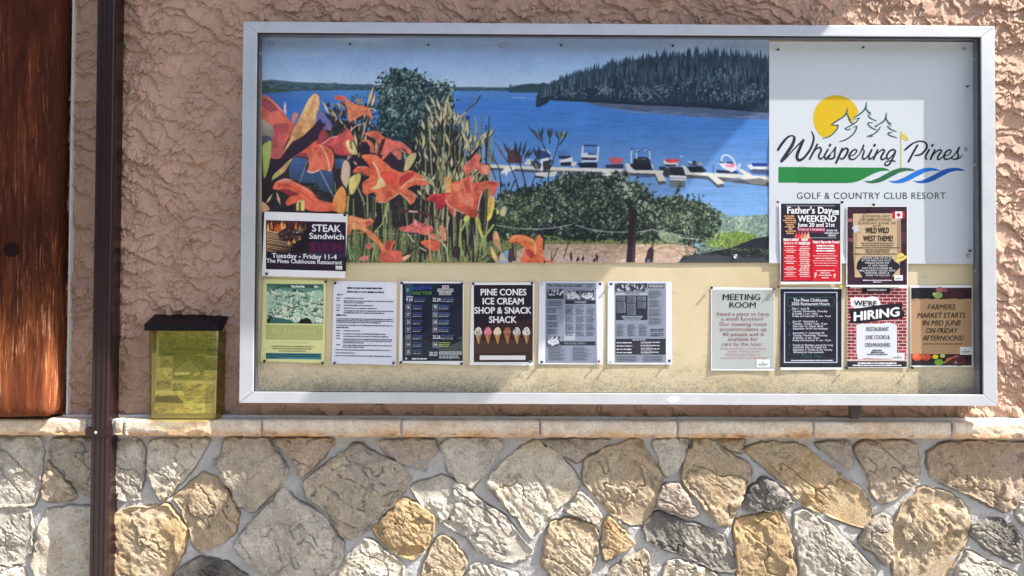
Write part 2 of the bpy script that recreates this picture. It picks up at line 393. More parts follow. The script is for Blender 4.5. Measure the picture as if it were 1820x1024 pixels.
stucco_wall()

# ------------------------------------------------------------------ stone wall
def cr(o, s, pts): return [(o[0] + x / s, o[1] + y / s) for x, y in pts]
SA, SB, SC, SD = (0, 740), (440, 740), (880, 740), (1320, 740)
S36 = 3.606
GREY, BEIGE, TAN, GOLD, WHITE, BLACK, PINK = (160, 154, 145), (186, 171, 149), (174, 153, 124), (188, 158, 114), (210, 202, 188), (80, 78, 77), (182, 162, 146)
STONES = [  # outline, base colour, accent, relief
 (SA, [(0,140),(240,140),(262,180),(250,260),(240,400),(215,560),(150,575),(-40,575),(-40,140)], GREY, WHITE, 1.0),
 (SA, [(-40,590),(60,585),(185,600),(190,760),(175,900),(120,945),(-40,955)], WHITE, GREY, 1.2),
 (SA, [(288,300),(330,350),(440,480),(465,510),(440,530),(265,540),(275,420)], TAN, BEIGE, 1.1),
 (SA, [(300,155),(660,150),(650,300),(640,500),(520,512),(470,450),(310,250)], BEIGE, GREY, .8),
 (SA, [(690,158),(890,158),(915,250),(905,400),(880,490),(890,540),(690,530)], GREY, WHITE, 1.0),
 (SA, [(950,165),(1330,150),(1290,220),(1200,350),(1080,500),(1030,540),(980,470),(950,400),(945,250)], BEIGE, WHITE, 1.0),
 (SA, [(300,600),(640,585),(650,1060),(230,1060),(195,960),(230,800),(270,650)], BEIGE, WHITE, .5),
 (SA, [(-40,970),(110,975),(150,1090),(-40,1090)], WHITE, BEIGE, .9),
 (SA, [(1110,1020),(1180,962),(1320,912),(1440,950),(1570,1040),(1570,1090),(1080,1090)], BLACK, GREY, 1.0),
 (SA, [(740,630),(800,600),(1060,580),(1120,640),(1185,740),(1170,830),(1090,1000),(1040,1090),(690,1090),(690,900),(710,700)], BEIGE, GOLD, 1.1),
 (SA, [(1110,530),(1240,420),(1290,380),(1380,390),(1500,580),(1510,660),(1490,760),(1330,850),(1280,870),(1230,820),(1200,680),(1160,600)], BEIGE, TAN, .9),
 ((0,0), [(399,782),(470,781),(490,812),(508,834),(506,848),(480,878),(455,904),(444,910),(421,897),(399,856),(376,823),(394,809)], BEIGE, GREY, .7),
 (SB, [(150,150),(560,148),(500,230),(420,310),(350,385),(320,380),(270,280),(200,200)], PINK, TAN, .8),
 (SB, [(690,180),(860,275),(960,300),(1035,415),(900,600),(740,740),(650,795),(600,770),(510,610),(375,530),(360,420),(500,320)], GREY, BEIGE, .8),
 (SB, [(830,160),(1200,152),(1205,240),(1150,285),(1140,340),(1000,300),(880,230)], GREY, PINK, .7),
 (SB, [(1260,170),(1300,152),(1600,150),(1625,190),(1560,310),(1530,350),(1440,460),(1380,440),(1280,330),(1245,200)], GREY, WHITE, .7),
 ((0,0), [(501,872),(523,895),(567,917),(606,970),(606,990),(575,1040),(490,1040),(462,1018),(425,990),(415,968),(440,940),(470,905)], GREY, WHITE, .8),
 (SB, [(960,570),(1000,540),(1060,560),(1180,640),(1195,690),(1150,830),(1050,930),(960,880),(830,770),(810,720)], TAN, GOLD, 1.3),
 ((0,0), [(731,870),(745,859),(784,848),(820,862),(856,898),(895,920),(922,953),(949,981),(930,996),(895,1001),(850,982),(828,951),(767,920),(748,895)], WHITE, GREY, 1.2),
 (SB, [(740,810),(800,810),(880,880),(1000,960),(980,1090),(540,1090),(600,960),(680,870)], BEIGE, WHITE, 1.0),
 (SB, [(1250,770),(1290,800),(1390,900),(1390,960),(1340,1090),(1090,1090),(1130,980),(1210,800)], BEIGE, TAN, 1.0),
 (SB, [(1450,950),(1560,970),(1720,1015),(1740,1090),(1370,1090)], GREY, WHITE, 1.0),
 ((0,0), [(953,786),(990,808),(1012,833),(1031,860),(1013,885),(982,912),(960,940),(946,959),(913,915),(880,876),(866,858),(880,838),(905,815),(940,790)], BEIGE, WHITE, 1.2),
 (SC, [(285,155),(740,150),(700,200),(600,230),(530,283),(440,250),(340,190)], PINK, GREY, .7),
 (SC, [(860,160),(925,160),(980,240),(1070,370),(1050,480),(1000,620),(945,705),(850,690),(740,620),(640,500),(577,430),(577,300),(700,220)], TAN, BEIGE, 1.0),
 (SC, [(1010,158),(1240,152),(1230,240),(1160,360),(1100,388),(1060,280)], GREY, WHITE, .7),
 (SC, [(1290,160),(1380,155),(1500,240),(1640,330),(1620,450),(1560,600),(1510,700),(1440,700),(1330,560),(1210,420),(1240,260)], TAN, BEIGE, 1.0),
 (SC, [(1175,440),(1200,470),(1310,630),(1270,655),(1150,610),(1040,580),(1050,520),(1110,440)], GREY, PINK, .9),
 (SC, [(960,720),(1010,640),(1060,620),(1230,690),(1450,760),(1530,900),(1560,960),(1520,1010),(1400,990),(1250,900),(1080,850),(980,810)], BLACK, GREY, 1.2),
 (SC, [(545,500),(600,530),(685,640),(650,700),(560,650),(455,610)], TAN, WHITE, .8),
 (SC, [(730,655),(800,720),(900,820),(830,870),(710,930),(695,850),(700,720)], BEIGE, GOLD, .8),
 (SC, [(350,710),(450,670),(540,680),(640,710),(660,790),(640,930),(600,1040),(560,1090),(420,1090),(300,960),(320,830)], BEIGE, TAN, 1.1),
 (SC, [(950,870),(990,890),(1000,1000),(990,1090),(700,1090),(740,1000),(850,930)], TAN, GREY, .9),
 (SC, [(1110,940),(1180,930),(1270,960),(1400,1010),(1500,1090),(1060,1090)], BEIGE, WHITE, 1.0),
 ((0,0), [(1309,930),(1350,918),(1384,909),(1398,930),(1406,962),(1414,1012),(1410,1040),(1315,1040),(1312,980)], TAN, GOLD, .9),
 (SC, [(1430,155),(1600,152),(1580,228),(1500,200)], PINK, TAN, .6),
 ((0,0), [(1325,898),(1334,875),(1361,852),(1395,873),(1411,895),(1400,904),(1360,907),(1327,909)], GREY, BLACK, 1.0),
 (SD, [(20,210),(200,170),(380,190),(500,280),(620,380),(760,470),(830,590),(830,680),(780,720),(680,690),(560,640),(420,580),(330,500),(200,370),(100,290)], BEIGE, GOLD, 1.0),
 (SD, [(480,180),(680,165),(705,250),(700,345),(620,290),(530,220)], GREY, PINK, .6),
 (SD, [(740,200),(800,172),(1080,170),(1125,200),(1140,400),(1060,470),(980,540),(890,560),(840,480),(800,330),(735,240)], BEIGE, PINK, .8),
 (SD, [(1290,180),(1500,170),(1900,180),(1900,470),(1803,490),(1760,580),(1700,610),(1620,580),(1480,500),(1300,430),(1220,400),(1205,250)], TAN, PINK, .9),
 (SD, [(1150,465),(1300,490),(1400,560),(1450,620),(1460,700),(1440,800),(1380,920),(1320,1024),(1290,1090),(1000,1090),(980,980),(980,850),(975,720),(1040,580)], TAN, BEIGE, 1.5),
 (SD, [(900,640),(962,660),(962,850),(955,930),(925,945),(870,890),(770,820),(830,700)], GREY, BEIGE, 1.0),
 (SD, [(350,640),(400,600),(560,700),(690,830),(860,990),(850,1090),(390,1090),(370,870),(340,700)], WHITE, GREY, 1.2),
 (SD, [(1500,720),(1590,660),(1660,660),(1760,740),(1810,830),(1790,920),(1720,930),(1600,860),(1480,770)], BLACK, GREY, 1.1),
 (SD, [(1460,870),(1600,950),(1790,1035),(1790,1090),(1360,1090),(1410,960)], WHITE, GREY, 1.0),
 (SD, [(1790,560),(1930,540),(1930,760),(1830,690),(1775,650)], GREY, WHITE, .9),
 (SD, [(1850,790),(1930,800),(1930,1090),(1840,1020),(1850,930)], BEIGE, GREY, .9),
]
OUT = []
def stone(parent, k, px, base, acc, rel, org):
    rg = np.random.default_rng(100 + k)
    P = np.array(px, float)
    for it in range(1):                                     # ease the corners
        Q = np.roll(P, -1, 0); w = .10
        P = np.stack([P * (1 - w) + Q * w, P * w + Q * (1 - w)], 1).reshape(-1, 2)
    yf = Y_STONE - .004 + .009 * rg.random()
    B = W(P[:, 0], P[:, 1], np.full(len(P), yf))[:, [0, 2]]
    d = np.linalg.norm(np.roll(B, -1, 0) - B, axis=1); L = np.concatenate([[0], np.cumsum(d)]); N = 130
    s = np.arange(N) / N * L[-1]; C = np.concatenate([B, B[:1]])
    O = np.stack([np.interp(s, L, C[:, 0]), np.interp(s, L, C[:, 1])], -1)
    c = O.mean(0); rad = np.linalg.norm(O - c, axis=1, keepdims=True)
    O = c + (O - c) * (1 + (.0068 + .0115 * fbm(O[:, :1] * 55, O[:, 1:] * 55, 5, k) * 1.6) / rad)
    rm = float(rad.mean()); OUT.append(O)
    ins = np.concatenate([[-.002, 0, .0012, .003, .006, .010, .016], np.linspace(.020, rm, 36)])
    hgt = np.array([-.016, -.004, .004, .0095, .0135, .0155, .0168])
    H = abs(yf - Y_MORTAR)
    T = np.clip(ins / rm, None, 1)
    X = O[None] * (1 - T[:, None, None]) + c * T[:, None, None]
    x, z = X[..., 0], X[..., 1]
    prof = np.interp(ins, np.concatenate([[-.002], [0, .0012, .003, .006, .010, .016, .04]]), np.array([-.012, -.002, .62 * H, .84 * H, .93 * H, .97 * H, .99 * H, H]))
    h = np.repeat(prof[:, None], N, 1)
    u, v = x - c[0], z - c[1]
    fac = np.full_like(u, -9.)
    for q in range(6):                                      # broken facets
        a = rg.random() * 6.283; sl = .05 + .16 * rg.random()
        fac = np.maximum(fac, sl * (u * math.cos(a) + v * math.sin(a)) - .004 * rg.random())
    e = sstep(-.002, .012, ins)[:, None]
    a0 = .6 + .5 * rg.random(); cu, cv = u * math.cos(a0) + v * math.sin(a0), -u * math.sin(a0) + v * math.cos(a0)
    rid = np.abs(fbm(cu * 50 + k, cv * 15, 5, k * 1.3)) + .8 * np.abs(fbm(cu * 140 + k, cv * 45, 4, k * 1.9)); ster = fbm(x * 30, z * 30, 5, k * 2.1)
    led = sstep(.04, .06, fbm(x * 9 + 2, z * 9, 4, k * 3.3)) - .5
    h = h + e * rel * (-.42 * fac + .0065 * ster - .0075 * rid + .0060 * led + .0040 * fbm(x * 120, z * 120, 4, k))
    chipn = sstep(.03, .14, fbm(x * 38, z * 38, 4, k * 4.7)) ; h = h - .011 * chipn * np.exp(-(np.maximum(ins, 0)[:, None] / .011) ** 2) * (ins[:, None] > 0) - .007 * np.exp(-(np.abs(fbm(cu * 16 + 9, cv * 7, 4, k * 6.1)) / .012) ** 2) * e * (rel > .75)
    h = np.where(ins[:, None] > .001, np.maximum(h, .002), h)
    Y = Y_MORTAR - h
    m = np.clip(.5 + 1.5 * fbm(x * 11, z * 11, 5, k * 5.5), 0, 1)[..., None]
    colr = lin(base) * (1 - m) + lin(acc) * m
    colr = colr * (.92 + .25 * fbm(x * 45, z * 45, 4, k)[..., None])
    colr = np.clip(colr * KS, .01, .85)
    me = grid('stone', np.stack([x, Y, z], -1), colr, org, False, wrap=True)
    link('stone', me, MAT['stone'], parent, org)
KS = 1.08
def stone_wall():
    org = (0, 0, 0)
    t = root('stone_wall', org); tag(t, 'low fieldstone wall with grey mortar and a tan coping ledge', 'stone wall')
    MB().box(-6, 6, .0, .02, 0, Z_CBOT + .02).build('wall_core', MAT['mortar'], t, org)
    px = [(pts if o == (0, 0) else cr(o, S36, pts), b, a, rel) for o, pts, b, a, rel in STONES]
    more = []                                              # the wall runs on past both edges of the picture
    for pts, b, a, rel in px:
        q = [(x - 1880, y) for x, y in pts]
        if max(v[0] for v in q) < -12 and min(v[0] for v in q) > -560: more.append((q, b, a, rel))
        q = [(x + 1880, y) for x, y in pts]
        if min(v[0] for v in q) > 1856 and max(v[0] for v in q) < 2330: more.append((q, b, a, rel))
    for k, (pts, b, a, rel) in enumerate(px + more): stone(t, k, pts, b, a, rel, org)
    # mortar: struck joints, a little raised in the middle and falling into a dark groove at each stone
    x0, x1, z0, z1 = wx(-560, 900, Y_MORTAR), wx(2330, 900, Y_MORTAR), wz(900, 1085, Y_MORTAR), Z_CBOT + .03; st = .0027
    xs = np.arange(x0, x1, st); zs = np.arange(z0, z1, st); X, Z = np.meshgrid(xs, zs); D = np.full(X.shape, .05)
    for O in OUT:
        Q = np.concatenate([O + (np.roll(O, -1, 0) - O) * q for q in (0, .34, .67)]); lo, hi = Q.min(0) - .03, Q.max(0) + .03
        i0, i1 = np.searchsorted(xs, (lo[0], hi[0])); j0, j1 = np.searchsorted(zs, (lo[1], hi[1]))
        if i1 <= i0 or j1 <= j0: continue
        G = np.stack([X[j0:j1, i0:i1], Z[j0:j1, i0:i1]], -1).reshape(-1, 1, 2).astype(np.float32); d = np.empty(len(G), np.float32)
        for q in range(0, len(G), 4000): d[q:q + 4000] = np.sqrt((((G[q:q + 4000] - Q[None].astype(np.float32)) ** 2).sum(-1)).min(1))
        D[j0:j1, i0:i1] = np.minimum(D[j0:j1, i0:i1], d.reshape(j1 - j0, i1 - i0))
    Y = Y_MORTAR + .006 * fbm(X * 16, Z * 16, 4, 1) + .0042 * fbm(X * 60, Z * 60, 4, 2) + .0022 * fbm(X * 170, Z * 170, 3, 9)
    gr = np.exp(-(D / .0042) ** 2) * sstep(-.12, .10, fbm(X * 14, Z * 14, 3, 77)); Y = Y + .009 * gr
    link('mortar', grid('mortar', np.stack([X, Y, Z], -1), None, org), MAT['mortar'], t, org)
    # coping: rock faced ledge stones
    J = [(-560, -322), (-318, -74), (-70, 152), (203, 217), (220, 463), (467, 711), (715, 958), (962, 1203), (1207, 1445), (1449, 1691), (1695, 1938), (1942, 2180), (2184, 2330)]
    for k, (a, b) in enumerate(J):
        x0, x1 = wx(a, 765, Y_COPING), wx(b, 765, Y_COPING); rg = np.random.default_rng(500 + k)
        zt, zb = Z_CTOP + .001 * rg.random(), Z_CBOT + .0015 * rg.random(); yf = Y_COPING + .002 * rg.random()
        pr = [(.0, zt + .0015), (-.018, zt + .0012), (-.04, zt + .0008), (-.058, zt + .0004), (yf + .004, zt), (yf + .0008, zt - .002)]
        pr += [(yf - .001, zt - .008 - q * (zt - zb - .013) / 14) for q in range(15)] + [(yf + .003, zb + .002), (yf + .010, zb), (-.04, zb), (0, zb)]
        pr = np.array(pr); n = max(8, int((x1 - x0) / .0045)); q = np.linspace(0, 1, n)
        xx = x0 + (x1 - x0) * q
        Yp = np.repeat(pr[None, :, 0], n, 0); Zp = np.repeat(pr[None, :, 1], n, 0); Xp = np.repeat(xx[:, None], len(pr), 1)
        endr = np.minimum(xx - x0, x1 - xx)[:, None]; rnd = np.clip(1 - endr / .005, 0, 1) ** 2 * .0035
        fr = sstep(-.03, -.06, Yp)
        low = sstep(zt - .012, zb, Zp)
        ns = fbm(Xp * 24, Zp * 50, 5, k) ; chip = sstep(.02, .10, fbm(Xp * 20, Zp * 60, 4, 40 + k) + .12 * low - .05)
        Yp = Yp + fr * (rnd - .0035 * ns + .009 * chip * low ** 2 + .0025 * fbm(Xp * 110, Zp * 110, 3, k)); Zp = Zp - rnd * .6 * (Zp > (zt + zb) / 2) + rnd * .6 * (Zp < (zt + zb) / 2) + .0018 * ns * (1 - fr)
        m = np.clip(.05 + 1.2 * fbm(Xp * 9, Zp * 25, 4, 60 + k) + .75 * low ** 2 * fr, 0, 1)[..., None]
        cc = (lin((204, 188, 170)) * (1 - m) + lin((190, 146, 98)) * m) * (.95 + .3 * fbm(Xp * 40, Zp * 40, 4, k))[..., None] * KS
        me1 = grid('c', np.stack([Xp, Yp, Zp], -1), np.clip(cc, .02, .85), smooth=False)
        caps = []
        for i in (0, -1):
            poly = [(Xp[i, j], Yp[i, j], Zp[i, j]) for j in range(len(pr))]
            tri = tessellate_polygon([[Vector((p[1], p[2], 0)) for p in poly]])
            caps.append(pydata('c', poly, tri, np.repeat(cc[i, :1], len(pr), 0)))
        link('coping_stone', join_meshes('coping_stone', [me1] + caps), MAT['ledge'], t, org)
    # mortar of the ledge joints
    mb = MB()
    for (a, b), (c, d) in zip(J[:-1], J[1:]):
        mb.box(wx(b, 765, Y_COPING) - .002, wx(c, 765, Y_COPING) + .002, -.064, .0, Z_CBOT + .003, Z_CTOP - .001)
    mb.build('joint_mortar', MAT['mortar'], t, org)
stone_wall()

# ------------------------------------------------------------------ log post at the left
def log_post():
    yf = -.118; xe = wx(92, 600, yf); xw = wx(119, 600, -.004); zb = Z_CTOP + .006; zt = wz(0, -70, yf)
    rr = .034; x0 = xe - .34
    prof = [(x0, .01), (x0, yf + .03), (x0 + .03, yf)] + [(x0 + .03 + (xe - rr - x0 - .03) * q / 40, yf - .004 * math.sin(math.pi * q / 40)) for q in range(1, 40)]
    prof += [(xe - rr + rr * math.sin(a), yf + rr - rr * math.cos(a)) for a in np.linspace(0, math.pi / 2, 9)]
    prof += [(xe + (xw - xe) * q / 12, yf + rr + (-.002 - yf - rr) * q / 12) for q in range(1, 13)]
    pr = np.array(prof); zs = np.arange(zb, zt, .0045); n = len(zs)
    Xp = np.repeat(pr[None, :, 0], n, 0); Yp = np.repeat(pr[None, :, 1], n, 0); Zp = np.repeat(zs[:, None], len(pr), 1)
    arc = np.concatenate([[0], np.cumsum(np.linalg.norm(np.diff(pr, axis=0), axis=1))])[None].repeat(n, 0)
    d = .014 * fbm(arc * 9, Zp * 2.2, 3, 7) + .006 * fbm(arc * 70, Zp * 5, 5, 3) + .003 * fbm(arc * 160, Zp * 14, 3, 5)
    d = d - .010 * np.exp(-(((arc - .36) / .02) ** 2)) * 0
    d = d - .018 * np.exp(-(Zp - zb) / .016)
    tx = np.gradient(pr[:, 0]); ty = np.gradient(pr[:, 1]); nn = np.stack([ty, -tx], -1); nn /= np.linalg.norm(nn, axis=1, keepdims=True)
    Zp = Zp + np.exp(-(Zp - zb) / .03) * (.016 * fbm(arc * 11, arc * 0 + 2, 4, 6) + .008)
    fade = np.clip((.0 - Yp) / .03, 0, 1) * np.clip((Xp - x0) / .02, 0, 1)
    Xp = Xp + nn[None, :, 0] * d * fade; Yp = Yp + nn[None, :, 1] * d * fade
    # hewn scallops: paler worn streaks, darker stain; sunlit lower part painted into the colour
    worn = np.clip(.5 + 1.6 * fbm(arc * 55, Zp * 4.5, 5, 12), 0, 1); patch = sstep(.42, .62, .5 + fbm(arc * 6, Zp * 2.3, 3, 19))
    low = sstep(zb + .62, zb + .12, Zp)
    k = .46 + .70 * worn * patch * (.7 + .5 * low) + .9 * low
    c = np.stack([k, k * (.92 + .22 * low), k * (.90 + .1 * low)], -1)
    t = root('log_post', (xe - .15, -.06, zb)); tag(t, 'thick reddish brown hewn log post standing on the stone ledge', 'post')
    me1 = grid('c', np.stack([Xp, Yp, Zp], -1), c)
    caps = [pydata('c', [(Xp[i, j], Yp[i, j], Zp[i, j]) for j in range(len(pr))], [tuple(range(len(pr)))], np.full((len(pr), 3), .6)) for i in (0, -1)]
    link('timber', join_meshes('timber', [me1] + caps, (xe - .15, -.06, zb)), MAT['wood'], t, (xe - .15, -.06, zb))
    P = W(20, 444, yf - .003); c0 = (P[0], yf + .004, P[2])
    MB().lathe([(.0235, 0), (.0235, .009), (.021, .0105), (.0195, .0085), (.006, .008)], c0, (0, -1, 0), 28).build('bolt_plug', m_plain("dark_plug", (.016, .006, .005), .9, .1, 0.0, .3, scale=60), t, (xe - .15, -.06, zb))
log_post()

# ------------------------------------------------------------------ downspout
def downspout():
    yf, yb = -.090, -.026
    x0, x1 = wx(172, 0, yf), wx(203, 0, yf); zt, zb = wz(180, -70, yf), .12
    w = x1 - x0; r = .008; nr = 3
    pts = [(x0, yb), (x1, yb), (x1, yf + r)] + [(x1 - r + r * math.cos(a), yf + r - r * math.sin(a)) for a in np.linspace(.3, math.pi / 2, 5)]
    fl = np.linspace(x1 - r, x0 + r, 60)[1:-1]
    pts += [(x, yf + .0022 * max(0.0, math.sin((x - x0 - r) / (w - 2 * r) * math.pi * 5)) ** .8) for x in fl]
    pts += [(x0 + r - r * math.sin(a), yf + r - r * math.cos(a)) for a in np.linspace(0, math.pi / 2, 6)]
    t = root('downspout', ((x0 + x1) / 2, yb, zb)); tag(t, 'dark brown ribbed metal downspout strapped over the stone ledge', 'downspout')
    o = ((x0 + x1) / 2, yb, zb)
    pr = np.array(pts); zs = np.linspace(zb, zt, 60)
    P = np.stack([np.repeat(pr[None, :, 0], 60, 0), np.repeat(pr[None, :, 1], 60, 0), np.repeat(zs[:, None], len(pr), 1)], -1)
    P[..., 1] += .0012 * fbm(P[..., 0] * 12, P[..., 2] * 5, 3, 4)
    link('pipe', grid('pipe', P, None, o, True, wrap=True), MAT['down'], t, o)
    za, zc = wz(180, 776, yf), wz(180, 761, yf); e = .002
    s = [(x0 - .016, yb + .020), (x0 - .016, yf - e), (x1 + e, yf - e), (x1 + e, yb + .02), (x1, yb + .02), (x1, yf - .0008), (x0 - .013, yf - .0008), (x0 - .013, yb + .020)]
    strap = MB().prism(s, 2, za, zc).build('strap', MAT['down'], t, o)
    P = W(170, 769, yf - e)
    MB().lathe([(.0042, 0), (.004, .0012), (.0025, .0022)], (P[0], yf - e, P[2]), (0, -1, 0), 12).build('screw', MAT['white'], strap, o)
    strap_o = o
downspout()

# ------------------------------------------------------------------ brochure box
def brochure_box():
    yf = -.080; xl, xr = wx(266, 600, -.052), wx(388, 600, yf); zb = Z_CTOP + .001; zt = wz(330, 586, yf)
    xc = (xl + xr) / 2; o = (xc, -.04, zb)
    t = root('brochure_box', o); tag(t, 'yellow translucent plastic brochure box with a black lid', 'brochure box')
    def outline(k, off=0):
        a, b = xl + off + .004 * (1 - k), xr - off - .004 * (1 - k); r = .030; pts = [(a, -.008)]
        pts += [(a + r - r * math.cos(q), yf + r - r * math.sin(q) + off) for q in np.linspace(0, math.pi / 2, 8)]
        pts += [(a + r + (b - a - 2 * r) * q / 14, yf - .007 * math.sin(math.pi * q / 14) + off) for q in range(1, 14)]
        pts += [(b - r + r * math.sin(q), yf + r - r * math.cos(q) + off) for q in np.linspace(0, math.pi / 2, 8)]
        return np.array(pts + [(b, -.008)])
    zs = np.linspace(zb, zt, 16)
    def shell(off):
        return np.stack([np.concatenate([outline(q / 15, off), np.full((len(outline(0)), 1), z)], 1) for q, z in enumerate(zs)])
    S, I = shell(0), shell(.0025)
    n = S.shape[1]
    bot = outline(0); tri = tessellate_polygon([[Vector((p[0], p[1], 0)) for p in bot]])
    mes = [grid('b', S), grid('b', I[:, ::-1]), pydata('b', [(p[0], p[1], zb) for p in bot], tri),
           grid('b', np.stack([S[-1], I[-1]])), pydata('b', [(xl + .003, -.0075, zb), (xr - .003, -.0075, zb), (xr - .003, -.0075, zt), (xl + .003, -.0075, zt)], [(0, 1, 2, 3)])]
    link('body', join_meshes('body', mes, o), MAT['yellow'], t, o)
    # lid: slopes forward from the wall
    zr = wz(330, 559, -.004); zl = zt - .004; V = []; n = 25
    for z_r, z_f, grow in ((zr, zl + .022, 0), (zr - .012, zl, .0)):
        for q in range(n):
            k = q / (n - 1); r = max(0, abs(k - .5) - .40) / .1
            V.append((xl - .006 + (xr - xl + .012) * k, -.006, z_r))
        for q in range(n):
            k = q / (n - 1); ed = max(0.0, abs(k - .5) - .42) / .08
            V.append((xl - .013 + (xr - xl + .019) * k, yf - .013 * (1 - (2 * k - 1) ** 2) - .004 + .02 * ed ** 2, z_f))
    Fc = []
    for b, fl in ((0, False), (2 * n, True)):
        for q in range(n - 1): Fc.append((b + q, b + q + 1, b + n + q + 1, b + n + q))
    for q in range(n - 1):
        Fc.append((n + q, n + q + 1, 3 * n + q + 1, 3 * n + q)); Fc.append((q, q + 1, 2 * n + q + 1, 2 * n + q))
    for q in (0, n - 1): Fc.append((q, n + q, 3 * n + q, 2 * n + q))
    MB().add(V, Fc).build('lid', MAT['dark'], t, o, smooth=False)
    # brochures inside
    y1 = yf + .012; r = random.Random(3); C = Canvas(112 * 2, 148 * 2, 2.0, 274.5, 586.5); C.a[:] = np.array((206, 208, 190)) / 255
    def ph(x0, y0, x1, y1_, c, c2, n=14, dark=.5):
        C.tf = ((0, 500), 3.939); C.poly([(x0, y0), (x1, y0), (x1, y1_), (x0, y1_)], c, c2, noise=.35, nsc=(.15, .2))
        for _ in range(n):
            x, y = x0 + (x1 - x0) * r.random(), y0 + (y1_ - y0) * (.3 + .7 * r.random()); a = (x1 - x0) * (.05 + .12 * r.random())
            x, y = min(max(x, x0 + a), x1 - a), min(max(y, y0 + 6), y1_ - 8); k = .45 + 1.0 * r.random()
            C.ell(x, y, a, 4 + 5 * r.random(), [min(250, q * k) for q in c2], alpha=.7)
        C.tf = None
    ph(1098, 345, 1540, 400, (226, 228, 214), (170, 178, 140), 4); ph(1098, 400, 1540, 520, (150, 162, 120), (120, 136, 84), 26); ph(1205, 520, 1430, 690, (120, 140, 74), (136, 150, 90), 6); ph(1110, 520, 1205, 600, (190, 192, 160), (150, 156, 120), 8)
    ph(1092, 602, 1200, 755, (236, 232, 206), (150, 148, 120), 22); ph(1430, 530, 1520, 620, (140, 150, 96), (120, 130, 84), 8); ph(1430, 622, 1515, 690, (226, 222, 190), (190, 186, 150), 8); ph(1205, 690, 1305, 765, (214, 216, 190), (120, 126, 96), 14); ph(1308, 694, 1512, 765, (230, 228, 202), (170, 164, 120), 14)
    ph(1085, 765, 1290, 850, (246, 242, 220), (170, 160, 120), 16); ph(1290, 765, 1505, 850, (160, 160, 120), (206, 200, 160), 18); ph(1080, 850, 1290, 920, (190, 180, 140), (214, 206, 170), 10); ph(1295, 855, 1492, 920, (246, 242, 220), (206, 200, 166), 10)
    C.tf = ((0, 500), 3.939); mt = [(1222, 632), (1270, 588), (1322, 552), (1350, 590), (1405, 640)]; C.line(mt, 5, (206, 208, 180)); C.line([(1262, 612), (1318, 574), (1312, 604), (1352, 618)], 4, (190, 194, 166)); C.poly(mt, (160, 166, 120), alpha=.5); C.poly([(1218, 632), (1330, 630), (1325, 650), (1216, 654)], (240, 240, 226)); C.poly([(1360, 640), (1400, 634), (1398, 650), (1350, 660)], (226, 226, 206)); C.poly([(1088, 800), (1250, 800), (1292, 850), (1088, 842)], (84, 80, 62)); C.tf = None
    img = C.down(); h_, w_ = img.shape[:2]; Xg, Yg = np.meshgrid(np.linspace(279, 388, w_), np.linspace(588, 735, h_)); Xg = Xg - (Yg - 588) * .035
    Pg = W(Xg, Yg, np.full(Xg.shape, y1)); ob = tuple(Pg.reshape(-1, 3).mean(0))
    b = link('brochure', grid('brochure', Pg[:, ::-1], ink(img[:, ::-1] * 252), ob), MAT['paper'], None, ob)
    tag(b, 'photo collage brochure standing inside the yellow plastic box', 'brochure')
    b2 = MB().box(xl + .016, xr - .016, y1 + .003, y1 + .020, zb + .004, zb + .222).build('brochure_stack', m_plain('brochure_paper', (.55, .52, .42), .6, var=.1), None, (xc, y1 + .01, zb + .004))
    tag(b2, 'stack of spare leaflets behind the collage brochure in the box', 'leaflets')

